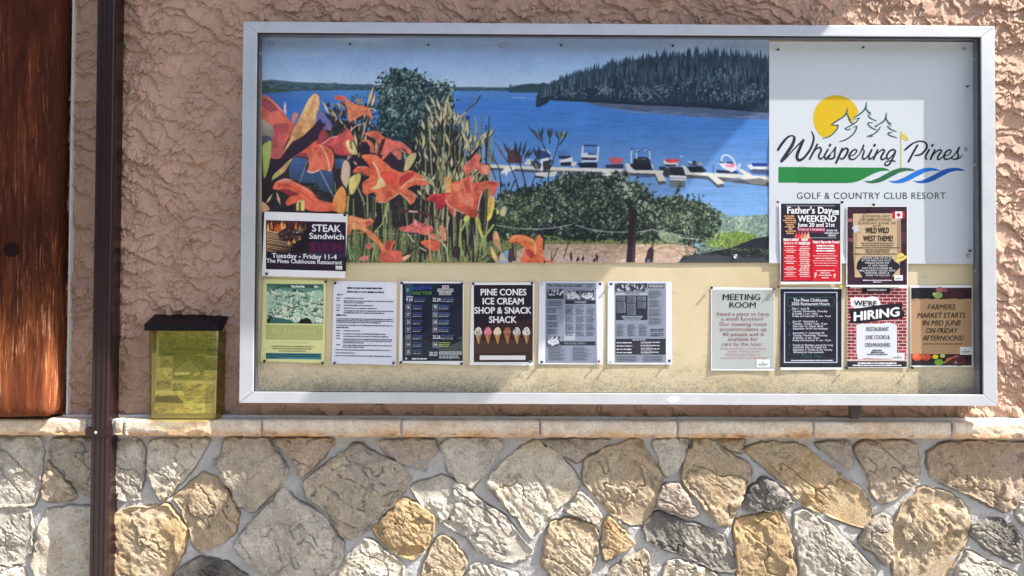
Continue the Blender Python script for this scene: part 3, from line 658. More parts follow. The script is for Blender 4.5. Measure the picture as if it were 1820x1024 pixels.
# ------------------------------------------------------------------ printed matter: flat shapes and lettering laid on a sheet
TCACHE = {}
def glyphs(s, bold=0.0, shear=0.0, space=1.0):
    key = (s, bold, shear, space)
    if key not in TCACHE:
        cu = bpy.data.curves.new('t', 'FONT'); cu.body = s; cu.size = 1; cu.offset = bold; cu.shear = shear; cu.resolution_u = 3; cu.space_character = space; cu.fill_mode = 'FRONT'
        o = bpy.data.objects.new('t', cu); me = bpy.data.meshes.new_from_object(o)
        V = np.array([v.co[:2] for v in me.vertices]).reshape(-1, 2); Fc = [list(p.vertices) for p in me.polygons]
        bpy.data.objects.remove(o); bpy.data.curves.remove(cu); bpy.data.meshes.remove(me)
        TCACHE[key] = (V, Fc)
    return TCACHE[key]
class Print:
    """collects shapes in photo pixels; yfun gives the plane; every layer lies a hair in front of the one before"""
    def __init__(s, yfun, tf=None, slope=0.0, eps=.00004):
        s.y = yfun; s.tf = tf or (lambda x, y: (x, y)); s.sl = slope; s.eps = eps; s.lay = 0; s.V = []; s.F = []; s.C = []
    def raw(s, V, Fc, c, lay=None, dl=None):
        if lay is None: s.lay += 1; lay = s.lay
        b = len(s.V)
        for k, (x, y) in enumerate(V):
            q = s.tf(x, y + s.sl * x); s.V.append((q[0], q[1], lay + (dl[k] if dl is not None else 0)))
        s.F += [[i + b for i in f] for f in Fc]; s.C += [tuple(ink(c))] * len(V)
    def poly(s, pts, c, lay=None):
        s.raw(pts, tessellate_polygon([[Vector((p[0], p[1], 0)) for p in pts]]), c, lay)
    def rect(s, x0, y0, x1, y1, c, lay=None):
        n = 8 if min(x1 - x0, y1 - y0) > 60 else 1
        if n > 1:
            V = [(x0 + (x1 - x0) * i / n, y0 + (y1 - y0) * j / n) for j in range(n + 1) for i in range(n + 1)]
            return s.raw(V, [(j * (n + 1) + i, j * (n + 1) + i + 1, (j + 1) * (n + 1) + i + 1, (j + 1) * (n + 1) + i) for j in range(n) for i in range(n)], c, lay)
        s.raw([(x0, y0), (x1, y0), (x1, y1), (x0, y1)], [(0, 1, 2, 3)], c, lay)
    def frame(s, x0, y0, x1, y1, w, c):
        s.raw([(x0, y0), (x1, y0), (x1, y1), (x0, y1), (x0 + w, y0 + w), (x1 - w, y0 + w), (x1 - w, y1 - w), (x0 + w, y1 - w)],
              [(0, 1, 5, 4), (1, 2, 6, 5), (2, 3, 7, 6), (3, 0, 4, 7)], c)
    def ell(s, x, y, a, b, c, lay=None, rot=0.0, n=18):
        cr_, sr = math.cos(rot), math.sin(rot); p = []
        for k in range(n):
            u, v = a * math.cos(6.2832 * k / n), b * math.sin(6.2832 * k / n); p.append((x + u * cr_ - v * sr, y + u * sr + v * cr_))
        s.poly(p, c, lay)
    def text(s, t, x0, x1, ytop, ybase, c, bold=.012, shear=0.0, rise=0.0, space=1.0, lay=None):
        """capital height runs from ytop to ybase; the line is fitted between x0 and x1; rise lifts the right end"""
        V, Fc = glyphs(t, 0.0, shear, space)
        if not len(V): return
        ch = glyphs('H')[0][:, 1]; lo, hi = ch.min(), ch.max()
        a, b = V[:, 0].min(), V[:, 0].max(); sy = (ybase - ytop) / (hi - lo)
        X = x0 + (V[:, 0] - a) / (b - a) * (x1 - x0); Y = ybase - (V[:, 1] - lo) * sy - rise * (X - x0) / max(x1 - x0, 1e-6)
        h = ybase - ytop; L = s.lay + .6 if lay is None else lay
        st = [(0, 0)] if bold < .008 else [(-bold * h * .9, 0), (bold * h * .9, 0)] if bold < .028 else [(-bold * h * 1.1, 0), (bold * h * 1.1, 0), (0, -bold * h * .8), (0, bold * h * .8)]
        for k, (ex, ey) in enumerate(st): s.raw(list(zip(X + ex, Y + ey)), Fc, c, L + .12 * k)      # heavier faces: struck more than once
    def greek(s, x0, x1, y, h, c, seed=0, gap=.18, lay=None):
        """a line of writing too small to read: a row of word-length strokes"""
        r = random.Random(seed * 7919 + int(y * 13 + x0)); x = x0; V = []; Fc = []
        while x < x1 - h:
            w = min(h * (1.5 + 3.2 * r.random()), x1 - x); hh = h * (.75 + .4 * r.random()); b = len(V)
            V += [(x, y - hh / 2), (x + w, y - hh / 2), (x + w, y + hh / 2), (x, y + hh / 2)]; Fc.append((b, b + 1, b + 2, b + 3)); x += w + h * (.35 + gap)
        if V: s.raw(V, Fc, c, s.lay + .6 if lay is None else lay)
    def refine(s, lim=13.0):
        """large shapes are cut small so that they follow the curl of the sheet"""
        out = []
        for f in s.F:
            P = [s.V[i] for i in f]; w = max(max(p[0] for p in P) - min(p[0] for p in P), max(p[1] for p in P) - min(p[1] for p in P))
            if w <= lim: out.append(f); continue
            st = [f] if len(f) == 3 else [[f[0], f[k], f[k + 1]] for k in range(1, len(f) - 1)]
            while st:
                t = st.pop(); e = [math.hypot(s.V[t[k]][0] - s.V[t[k - 2]][0], s.V[t[k]][1] - s.V[t[k - 2]][1]) for k in range(3)]; k = e.index(max(e))
                if e[k] <= lim: out.append(t); continue
                a, b, c = t[k], t[k - 2], t[k - 1]; A, B = s.V[a], s.V[b]; s.V.append(tuple((A[q] + B[q]) / 2 for q in range(3))); s.C.append(s.C[a]); m = len(s.V) - 1
                st += [[a, m, c], [m, b, c]]
        s.F = out
    def world(s):
        s.refine()
        A = np.array(s.V); Y = np.array([s.y(p[0], p[1]) for p in A]) if callable(s.y) else np.full(len(A), s.y)
        return W(A[:, 0], A[:, 1], Y - A[:, 2] * s.eps)
    def build(s, name, mat, parent=None, origin=None):
        V = s.world(); o = tuple(V.mean(0)) if origin is None else origin
        return link(name, pydata(name, V, s.F, np.array(s.C), o), mat, parent, o)

# ------------------------------------------------------------------ notice case
def notice_case():
    o = ((CX0 + CX1) / 2, 0, CZ0)
    t = root('notice_case', o); tag(t, 'wide aluminium framed notice case with a glass front on the stucco wall', 'notice case')
    g = .0006; yb = -.092
    def rail(pts):
        n = len(pts); m = MB(); V = [(p[0], Y_CASE, p[1]) for p in pts] + [(p[0], yb, p[1]) for p in pts]
        cx, cz = np.mean(pts, 0)
        m.add(V, [tuple(range(n)), tuple(range(n, 2 * n))[::-1]] + [(i, (i + 1) % n, (i + 1) % n + n, i + n) for i in range(n)])
        ob = m.build('frame_rail', MAT['alu'], t, o)
        bv = ob.modifiers.new('bevel', 'BEVEL'); bv.width = .0016; bv.segments = 2; bv.limit_method = 'ANGLE'
        return ob
    A, B, C, D = (CX0, CZ1), (CX1, CZ1), (CX1, CZ0), (CX0, CZ0)
    a, b, c, d = (X_IN0, Z_IN1), (X_IN1, Z_IN1), (X_IN1, Z_IN0), (X_IN0, Z_IN0)
    rail([(A[0] + g, A[1]), (B[0] - g, B[1]), (b[0] - g, b[1]), (a[0] + g, a[1])])
    rail([(D[0] + g, D[1]), (d[0] + g, d[1]), (c[0] - g, c[1]), (C[0] - g, C[1])])
    rail([(A[0], A[1] - g), (a[0], a[1] - g), (d[0], d[1] + g), (D[0], D[1] + g)])
    rail([(B[0], B[1] - g), (C[0], C[1] + g), (c[0], c[1] + g), (b[0], b[1] - g)])
    # box behind the door
    e = .004; m = MB()
    m.box(CX0 + e, CX0 + .03, yb + .001, -.001, CZ0 + e, CZ1 - e); m.box(CX1 - .03, CX1 - e, yb + .001, -.001, CZ0 + e, CZ1 - e)
    m.box(CX0 + .03, CX1 - .03, yb + .001, -.001, CZ0 + e, CZ0 + .026); m.box(CX0 + .03, CX1 - .03, yb + .001, -.001, CZ1 - .026, CZ1 - e)
    m.build('box', MAT['alu'], t, o)
    w = .0045; x0, x1, z0, z1 = X_IN0 - .004, X_IN1 + .004, Z_IN0 - .004, Z_IN1 + .004
    m = MB(); yl0, yl1 = yb + .0015, Y_BOARD
    m.box(x0 - w, x0, yl0, yl1, z0, z1); m.box(x1, x1 + w, yl0, yl1, z0, z1); m.box(x0 - w, x1 + w, yl0, yl1, z1, z1 + w); m.box(x0 - w, x1 + w, yl0, yl1, z0 - w, z0)
    m.build('lining', MAT['lining'], t, o)
    q = .0055; m = MB()
    xa, xb, za, zc = X_IN0 - .002, X_IN1 + .002, Z_IN0 - .002, Z_IN1 + .002; ya, yc = Y_CASE + .0045, yb - .0005
    m.box(xa, xa + q, ya, yc, za, zc); m.box(xb - q, xb, ya, yc, za, zc); m.box(xa + q, xb - q, ya, yc, zc - q, zc); m.box(xa + q, xb - q, ya, yc, za, za + .003)
    m.build('gasket', MAT['gasket'], t, o)
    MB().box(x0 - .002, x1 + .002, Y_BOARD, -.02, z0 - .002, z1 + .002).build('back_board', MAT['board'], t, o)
    MB().box(X_IN0 + .001, X_IN1 - .001, Y_GLASS - .0015, Y_GLASS + .0015, Z_IN0 + .0005, Z_IN1 - .001).build('glass', MAT['glass'], t, o)
    # screws in the right hand channel and at the left
    for (px, py, rt) in ((1731, 105, 1), (1731, 292, 1), (1731, 482, 1), (464, 95, 0), (464, 430, 0)):
        P = W(px, py, -.066); x = x1 if rt else x0; n = (-1, 0, 0) if rt else (1, 0, 0)
        MB().lathe([(.0055, 0), (.0050, .0015), (.003, .0028)], (x, -.062, P[2]), n, 14).build('screw', MAT['steel'], t, o)
    # latches under the case, and a sticker scrap on the bottom rail
    P = W(1519, 730, -.085)
    MB().box(P[0] - .016, P[0] + .016, -.090, -.072, CZ0 - .048, CZ0 - .0005, .003).box(P[0] - .021, P[0] + .021, -.093, -.088, CZ0 - .030, CZ0 - .002, .002).build('latch', MAT['bronze'], t, o)
    P = W(677, 722, -.09)
    MB().box(P[0] - .017, P[0] + .012, -.094, -.080, CZ0 - .006, CZ0 - .0005, .001).build('latch', MAT['bronze'], t, o)
    pr = Print(lambda x, y: Y_CASE - .0004); pr.poly([(1186, 711), (1193, 704), (1210, 706), (1203, 714), (1194, 717)], (236, 236, 232)); pr.build('sticker_scrap', MAT['print'], t, o)
notice_case()

# ------------------------------------------------------------------ pushpins
PINC = dict(black=(.012, .011, .016), navy=(.022, .022, .075), teal=(.03, .16, .17), red=(.40, .05, .06), magenta=(.36, .025, .10), yellow=(.80, .72, .06), clear=(.55, .57, .60), maroon=(.22, .05, .04), purple=(.06, .045, .15))
PINM = {}
def pin(px, py, c, label, Y=Y_PAPER, size=1.0, tilt=0.0):
    if c not in PINM: PINM[c] = m_plain(c + '_plastic', PINC[c], .3, .5)
    P = W(px, py, Y - .008); P[1] = Y; s = size
    r = random.Random(int(px * 7 + py)); ax = Vector((.5 * (r.random() - .5) + tilt, -1, .5 * (r.random() - .5) - .1)).normalized()
    t = MB().lathe([(.0042 * s, .0030), (.0048 * s, .0035), (.0044 * s, .0045), (.0030 * s, .0058), (.0030 * s, .0078), (.0046 * s, .0092), (.0050 * s, .0099), (.0040 * s, .0106), (.001, .0109)], P, ax, 16).build('pushpin', PINM[c], None, tuple(P), smooth=True)
    tag(t, label, 'pushpin', 'pushpins in the notice case')
    MB().lathe([(.0006, -.002), (.0006, .0034)], P, ax, 6).build('needle', MAT['needle'], t, tuple(P))

# ------------------------------------------------------------------ painting of printed photographs (vertex colours on a fine sheet)
class Canvas:
    def __init__(s, w, h, sc, ox, oy):
        s.w, s.h, s.sc, s.ox, s.oy = int(w), int(h), sc, ox, oy
        s.a = np.zeros((s.h, s.w, 3), np.float32); s.tf = None
    def _in(s, pts):
        P = np.array(pts, float)
        if s.tf: (o, k) = s.tf; P = P / k + np.array(o)
        return (P - (s.ox, s.oy)) * s.sc
    def poly(s, pts, c, c2=None, d=(0, 1), noise=0.0, nsc=(.3, .3), alpha=1.0):
        P = s._in(pts); x0, y0 = np.floor(P.min(0)).astype(int); x1, y1 = np.ceil(P.max(0)).astype(int) + 1
        x0, y0, x1, y1 = max(x0, 0), max(y0, 0), min(x1, s.w), min(y1, s.h)
        if x1 <= x0 or y1 <= y0: return
        X, Y = np.meshgrid(np.arange(x0, x1) + .5, np.arange(y0, y1) + .5); m = np.zeros(X.shape, bool)
        A = P; B = np.roll(P, -1, 0)
        for (ax, ay), (bx, by) in zip(A, B):
            if ay == by: continue
            m ^= ((ay > Y) != (by > Y)) & (X < (bx - ax) * (Y - ay) / (by - ay) + ax)
        if not m.any(): return
        col = np.asarray(c, np.float32) / 255
        if c2 is not None:
            dd = np.array(d, float); dd /= np.linalg.norm(dd); t = P @ dd; q = np.clip(((X * dd[0] + Y * dd[1]) - t.min()) / max(t.max() - t.min(), 1e-6), 0, 1)[..., None]
            col = col * (1 - q) + np.asarray(c2, np.float32) / 255 * q
        else: col = np.broadcast_to(col, X.shape + (3,))
        if noise: col = col * (1 + noise * 2 * fbm(X * nsc[0], Y * nsc[1], 3, float(P[0, 0]) % 50)[..., None])
        sub = s.a[y0:y1, x0:x1]; sub[m] = sub[m] * (1 - alpha) + col[m] * alpha
    def veins(s, pts, c):
        P = np.array(pts, float); g = P.mean(0); r = random.Random(int(P[0, 0]))
        for q in range(len(P) * 2):
            e = P[q // 2] * (.5 + .5 * (q % 2 == 0)) + P[(q // 2 + 1) % len(P)] * (.5 * (q % 2)); e = g + (e - g) * .86; m = (e + g) / 2 + (P[1] - P[0]) * .06 * r.gauss(0, 1); w = np.linalg.norm(e - g) * (.05 + .07 * r.random())
            k = 1.0 + r.choice((-.24, -.15, .12, .2)); s.line([g + (e - g) * .15, m, e], w, [min(255, v * k) for v in c], w * .25, alpha=.38)
    def sm(s, pts, c, *a, **k):
        """smooth closed outline through the points"""
        P = np.array(pts, float); n = len(P); out = []
        for i in range(n):
            p0, p1, p2, p3 = P[i - 1], P[i], P[(i + 1) % n], P[(i + 2) % n]
            for t in (0, .25, .5, .75): out.append(.5 * (2 * p1 + (p2 - p0) * t + (2 * p0 - 5 * p1 + 4 * p2 - p3) * t * t + (3 * p1 - p0 - 3 * p2 + p3) * t ** 3))
        s.poly(out, c, *a, **k)
    def ell(s, x, y, a, b, c, rot=0.0, n=14, **k):
        t = np.arange(n) / n * 6.28319; u, v = a * np.cos(t), b * np.sin(t)
        s.poly(np.stack([x + u * math.cos(rot) - v * math.sin(rot), y + u * math.sin(rot) + v * math.cos(rot)], -1), c, **k)
    def line(s, pts, w, c, w2=None, **k):
        P = np.array(pts, float); T = np.gradient(P, axis=0); N = np.stack([-T[:, 1], T[:, 0]], -1); N /= np.linalg.norm(N, axis=1, keepdims=True) + 1e-9
        ww = np.linspace(w, w if w2 is None else w2, len(P))[:, None] / 2
        s.poly(np.concatenate([P + N * ww, (P - N * ww)[::-1]]), c, **k)
    def leaf(s, x, y, L, w, a, c, **k):
        ca, sa = math.cos(a), math.sin(a)
        s.poly([(x, y), (x + ca * L * .45 - sa * w, y + sa * L * .45 + ca * w), (x + ca * L, y + sa * L), (x + ca * L * .45 + sa * w, y + sa * L * .45 - ca * w)], c, **k)
    def grad(s, x0, y0, x1, y1, c, c2): s.poly([(x0, y0), (x1, y0), (x1, y1), (x0, y1)], c, c2)
    def fadex(s, x0, x1, c):
        q = np.clip((np.arange(s.w) - x0) / (x1 - x0), 0, 1)[None, :, None]; s.a = (s.a * (1 - q) + np.array(c, np.float32) / 255 * q).astype(np.float32)
    def down(s): 
        h, w = s.h // 2 * 2, s.w // 2 * 2
        return np.clip(s.a[:h, :w].reshape(h // 2, 2, w // 2, 2, 3).mean((1, 3)), 0, 1)

brochure_box()
def lake_picture():
    sc = 1.80; C = Canvas((1370 - 464) * sc, (468 - 66) * sc, sc, 464, 66); r = random.Random(21)
    H, Wd = C.h, C.w
    Y, X = np.meshgrid(np.arange(H) / sc + 66, np.arange(Wd) / sc + 464, indexing='ij')
    def lerp(ys, cols): return np.stack([np.interp(Y, ys, [q[k] for q in cols]) for k in range(3)], -1) / 255
    sky = lerp([66, 90, 120, 165], [(142, 164, 200), (138, 172, 220), (154, 190, 232), (194, 214, 238)])
    gr = np.clip((X - 1100) / 270, 0, 1)[..., None]; sky = sky * (1 - .6 * gr) + np.array((158, 176, 204)) / 255 * .6 * gr
    cl = sstep(.02, .3, fbm(X * .006, Y * .03, 5, 3))[..., None]; sky = sky * (1 - .35 * cl) + np.array((186, 204, 230)) / 255 * .35 * cl
    C.a[:] = sky
    wat = lerp([158, 185, 230, 300, 360, 468], [(84, 140, 212), (58, 124, 212), (66, 130, 214), (102, 150, 214), (114, 166, 228), (128, 178, 232)])
    k = np.clip((620 - X) / 160, 0, 1)[..., None]; wat = wat * (1 - .55 * k) + np.array((52, 92, 172)) / 255 * .55 * k
    rp = (fbm(X * .02, Y * .35, 4, 7))[..., None]; wat = wat * (1 + .16 * rp)
    m = Y > 159; C.a[m] = wat[m]
    # far shores
    C.poly([(464,143),(482,141),(500,143),(520,145),(560,147),(600,148),(640,150),(700,152),(800,154),(900,155),(960,158),(960,162),(860,161),(700,160),(600,160),(530,161),(500,164),(464,165)], (74, 104, 116), (52, 78, 96), noise=.5, nsc=(.12, .5))
    C.poly([(464,156),(500,158),(530,160),(500,164),(464,165)], (58, 84, 80), noise=.6)
    C.ell(613, 155, 2.2, 1, (220, 226, 232))
    for q in range(60): C.ell(470 + r.random() * 190, 146 + r.random() * 11, 3 + 4 * r.random(), 1, r.choice([(60, 88, 96), (94, 122, 126), (48, 74, 90)]))
    C.poly([(903,160),(912,154),(925,150),(945,148),(958,149),(966,146),(980,152),(985,165),(905,164)], (44, 72, 84), noise=.6, nsc=(.4, .4))
    for q in range(26): x = 906 + q * 2.6; C.poly([(x - 1.6, 158), (x, 147 + 5 * r.random()), (x + 1.6, 158)], (40, 66, 82))
    # forested hill
    top = [(952,172),(958,166),(975,154),(1000,142),(1030,132),(1060,124),(1090,117),(1120,112),(1150,107),(1180,103),(1215,101),(1250,103),(1285,105),(1320,106),(1372,114)]
    C.poly(top + [(1372,198),(1340,194),(1250,188),(1130,182),(1040,178),(980,176),(956,173)], (40, 64, 84), (28, 44, 66), noise=.4)
    tx = [p[0] for p in top]; ty = [p[1] for p in top]; bx = [955, 1040, 1130, 1250, 1372]; by = [174, 178, 182, 188, 198]
    for q in range(620):
        x = 955 + 417 * r.random(); t0 = np.interp(x, tx, ty); b0 = np.interp(x, bx, by); k = q / 620; y = t0 + (b0 - t0 - 26) * k * (.6 + .4 * r.random())
        h = (15 + 15 * r.random()) * (.7 + .5 * (x - 955) / 417); w = 2.0 + 2.6 * r.random(); v = r.random()
        c = (34 + 34 * v, 56 + 42 * v, 74 + 42 * v); 
        if y - 6 < t0: y = t0 + 3
        C.poly([(x, y - h * .42 - 5 * r.random()), (x + w * .6, y), (x + w, y + h * .35), (x + w * 1.3, y + h), (x - w * 1.3, y + h), (x - w, y + h * .35), (x - w * .6, y)], c, (26, 40, 60))
    for q in range(150):                                 # the skyline row
        x = 958 + 412 * (q + r.random() * .9) / 150; y = np.interp(x, tx, ty) + 6; h = (13 + 17 * r.random()) * (.55 + .55 * (x - 955) / 415); w = 1.6 + .14 * h; v = r.random()
        C.poly([(x, y - h), (x + w * .35, y - h * .6), (x + w * .25, y - h * .58), (x + w * .7, y - h * .25), (x + w * .5, y - h * .2), (x + w, y + 8), (x - w, y + 8), (x - w * .5, y - h * .2), (x - w * .7, y - h * .25), (x - w * .25, y - h * .58), (x - w * .35, y - h * .6)], (28 + 26 * v, 48 + 34 * v, 66 + 38 * v))
    for q in range(420):
        x = 960 + 410 * r.random(); t0 = np.interp(x, tx, ty); b0 = np.interp(x, bx, by); y = t0 + 10 + (b0 - t0 - 20) * r.random()
        C.line([(x, y - 6 - 6 * r.random()), (x + r.gauss(0, 1), y + 5)], 1.2, r.choice([(20, 34, 52), (22, 38, 58), (84, 108, 124), (66, 90, 108)]), 2.2)
    for q in range(460):
        cx, cy, rx, ry = r.choice([(1140, 165, 45, 16), (1180, 160, 30, 18), (1310, 170, 60, 16), (1340, 165, 35, 18), (1075, 160, 16, 8), (1275, 135, 40, 14), (1240, 150, 60, 20), (1010, 165, 30, 8)])
        x, y = r.gauss(cx, rx * .5), r.gauss(cy, ry * .5)
        if y > np.interp(x, bx, by) - 4 or x > 1370: continue
        C.leaf(x, y, 3 + 4 * r.random(), .8 + r.random(), r.random() * 6.28, r.choice([(104, 126, 146), (76, 100, 120), (128, 146, 160), (54, 80, 100)]))
    for a, b, c2 in (((1120, 152), (1142, 172), 0), ((1136, 150), (1162, 175), 0), ((1158, 158), (1180, 180), 0)): C.line([a, b], 1.0, (140, 156, 170))
    C.poly([(955,173),(1040,177),(1130,181),(1250,187),(1372,197),(1372,202),(1250,192),(1130,186),(1040,181),(960,177)], (24, 38, 58))
    C.poly([(1040,181),(1130,186),(1250,191),(1372,201),(1372,213),(1320,211),(1230,207),(1120,196),(1060,188)], (84, 98, 122), (76, 100, 150), noise=.3, nsc=(.03, .6))
    for q in range(16): x = 1080 + 230 * r.random(); y = 192 + (x - 1080) * .055 + 5 * r.random(); C.poly([(x, y), (x + 25 + 30 * r.random(), y + 1.2), (x + 20, y + 2)], (120, 140, 170))
    for q in range(70): x = 840 + 520 * r.random(); y = 168 + 120 * r.random(); C.poly([(x, y), (x + 14, y - .5), (x + 26, y), (x + 13, y + .8)], r.choice([(70, 138, 226), (30, 92, 190), (96, 150, 228)]), alpha=.45) if not (x > 940 and y < 215) else None
    for q in range(5): C.poly([(892 + q * 7, 173 + q * .3), (925 + q * 6, 172.5), (928, 173.8)], (180, 205, 240), alpha=.6)
    # docks
    DK, DS = (224, 222, 210), (78, 82, 92)
    C.poly([(855,296),(960,301),(1100,305),(1240,310),(1372,323),(1372,332),(1240,317),(1100,311),(960,307),(855,301)], DS)
    C.poly([(855,291),(960,296),(1100,300),(1160,302),(1240,306),(1300,309),(1372,314),(1372,324),(1300,316),(1240,311),(1100,306),(960,302),(855,297)], DK)
    def fin(k, o, s, dk=True):
        C.tf = (o, s)
        if dk: C.poly([(x, y + 40) for x, y in k], DS)
        C.poly(k, DK); C.tf = None
    A, B = ((860, 220), 7.0), ((1100, 230), 6.74)
    for k in ([(500,500),(545,435),(610,445),(575,512)], [(1085,520),(1120,470),(1165,475),(1130,535)]): fin(k, *A, False)
    fin([(1478,560),(1560,560),(1600,640),(1540,670),(1480,650)], *A, False)
    for k in ([(430,510),(505,505),(575,610),(480,622)], [(1060,545),(1150,545),(1280,640),(1190,660)]): fin(k, *B)
    for k in ([(75,410),(130,405),(185,500),(110,500)], [(740,440),(790,430),(872,525),(810,520)], [(1428,480),(1470,470),(1620,555),(1520,550)]): fin(k, *B, False)
    C.tf = ((1100, 230), 6.74)
    K = C.poly
    K([(1480,600),(1700,580),(1790,610),(1760,660),(1600,650)], (120, 120, 120)); K([(1280,590),(1470,570),(1480,600),(1300,640)], (120, 130, 160), alpha=.6)
    K([(600,610),(800,600),(800,700),(620,690)], (110, 118, 124)); K([(700,690),(740,620),(760,640),(690,790),(670,770)], (90, 92, 90))
    K([(200,545),(420,545),(380,575),(210,570)], (70, 90, 140))
    K([(140,400),(410,395),(412,485),(200,485),(140,440)], (26, 28, 40)); C.ell(275, 375, 105, 52, (34, 38, 50)); C.ell(268, 350, 70, 22, (58, 62, 74)); C.ell(305, 358, 9, 6, (170, 180, 190))
    for q in ([(215,350),(213,268),(240,245)], [(378,360),(372,275),(350,245)], [(155,410),(150,320),(162,225)], [(230,262),(265,262)], [(315,262),(350,248)], [(395,400),(410,470)]): C.line(q, 16, (196, 216, 240))
    K([(325,262),(362,240),(366,250),(330,272)], (30, 44, 70)); K([(215,262),(262,250),(264,264),(222,272)], (30, 44, 70)); K([(152,225),(168,222),(164,250),(154,250)], (28, 36, 60))
    K([(535,375),(560,360),(722,385),(715,440),(640,445),(560,430)], (232, 226, 226)); K([(560,352),(715,350),(718,395),(620,400),(560,385)], (206, 66, 72)); K([(545,415),(690,420),(690,440),(570,440)], (60, 50, 50)); K([(485,445),(560,440),(570,490),(490,490)], (40, 44, 54)); K([(540,480),(600,450),(625,545),(570,560),(530,540)], (48, 54, 66)); K([(700,400),(722,385),(720,440),(690,450)], (180, 190, 214))
    K([(605,450),(770,450),(805,550),(622,548)], (34, 36, 56)); K([(605,545),(815,555),(812,612),(625,602)], (226, 228, 232)); K([(612,575),(812,585),(812,592),(614,582)], (90, 96, 110))
    K([(820,440),(1000,440),(1060,500),(1000,515),(860,510)], (26, 28, 40)); K([(830,378),(900,410),(1000,385),(1025,415),(960,440),(850,425)], (70, 80, 96)); C.line([(832, 380), (880, 405)], 16, (220, 226, 236)); C.line([(940, 420), (990, 392), (1020, 412), (965, 428)], 12, (226, 230, 238)); K([(890,372),(925,372),(925,410),(890,410)], (34, 44, 70))
    K([(1170,480),(1420,500),(1440,525),(1180,520)], (34, 36, 52)); K([(1192,388),(1250,400),(1410,415),(1425,470),(1360,512),(1250,460)], (226, 222, 236)); K([(1265,420),(1405,415),(1385,452),(1310,450)], (226, 130, 150)); K([(1200,385),(1260,392),(1265,405),(1210,400)], (34, 36, 50)); K([(1300,385),(1370,385),(1370,410),(1300,408)], (44, 46, 66)); C.line([(1235, 380), (1240, 330), (1262, 305), (1320, 308), (1365, 345), (1402, 410)], 15, (226, 234, 248))
    K([(1430,420),(1460,395),(1470,420),(1450,490),(1420,480)], (180, 200, 230))
    K([(1535,430),(1600,410),(1805,430),(1800,470),(1740,490),(1590,480)], (214, 218, 228)); K([(1588,398),(1770,400),(1790,440),(1610,440)], (34, 54, 150)); K([(1560,480),(1800,490),(1800,540),(1600,530)], (74, 84, 130)); K([(1600,475),(1780,480),(1780,490),(1610,488)], (40, 44, 70))
    C.line([(1135, 425), (1135, 515)], 10, (40, 60, 110)); C.ell(755, 322, 20, 8, (196, 214, 236))
    C.tf = ((860, 220), 7.0)
    K([(1160,485),(1410,480),(1415,545),(1200,545)], (24, 28, 44)); K([(1205,365),(1290,355),(1400,385),(1405,420),(1220,415)], (216, 222, 232)); K([(1215,415),(1405,420),(1400,452),(1230,452)], (44, 52, 76)); K([(1215,452),(1412,450),(1412,470),(1225,472)], (216, 222, 236)); K([(1290,360),(1400,366),(1395,384),(1300,384)], (70, 84, 110))
    for q in ([(1225,385),(1235,285),(1250,268)], [(1412,460),(1428,300),(1415,270)]): C.line(q, 22, (206, 220, 240))
    K([(1238,262),(1300,256),(1420,264),(1422,282),(1300,274),(1242,280)], (34, 48, 84))
    K([(915,395),(1085,395),(1070,440),(940,430)], (30, 40, 66)); K([(940,455),(1105,410),(1108,500),(1020,520),(950,500)], (214, 218, 228)); K([(950,480),(1090,470),(1085,520),(960,520)], (30, 34, 48)); K([(925,330),(1060,320),(1085,385),(920,390)], (70, 110, 180), alpha=.7)
    K([(650,330),(720,320),(830,380),(820,430),(700,460),(650,420)], (44, 64, 120)); C.line([(715, 318), (790, 325), (830, 380)], 12, (210, 220, 236)); K([(700,440),(840,410),(840,440),(730,470),(730,590),(700,580)], (226, 228, 230)); K([(735,470),(830,445),(830,560),(740,590)], (56, 60, 66)); K([(640,605),(800,600),(920,585),(890,650),(760,660),(650,645)], (226, 224, 216)); K([(640,640),(760,660),(740,680),(640,665)], (40, 40, 46)); K([(585,490),(640,440),(720,500),(700,560),(640,560)], (56, 64, 86))
    K([(1565,420),(1735,422),(1725,470),(1690,500),(1610,495),(1570,465)], (206, 84, 96)); K([(1515,505),(1740,500),(1740,555),(1520,550)], (44, 52, 84)); K([(1590,640),(1640,560),(1700,600),(1760,560),(1820,620),(1820,690),(1640,690)], (120, 124, 126)); C.ell(1650, 620, 30, 30, (30, 34, 40)); C.ell(1765, 625, 34, 34, (34, 36, 40)); C.line([(1640, 690), (1740, 670), (1800, 690)], 18, (224, 224, 222))
    K([(290,390),(320,330),(390,310),(470,400),(480,490),(300,490)], (92, 54, 66)); K([(200,625),(275,520),(385,510),(380,570),(300,600),(280,650),(260,610)], (236, 236, 230))
    C.tf = None
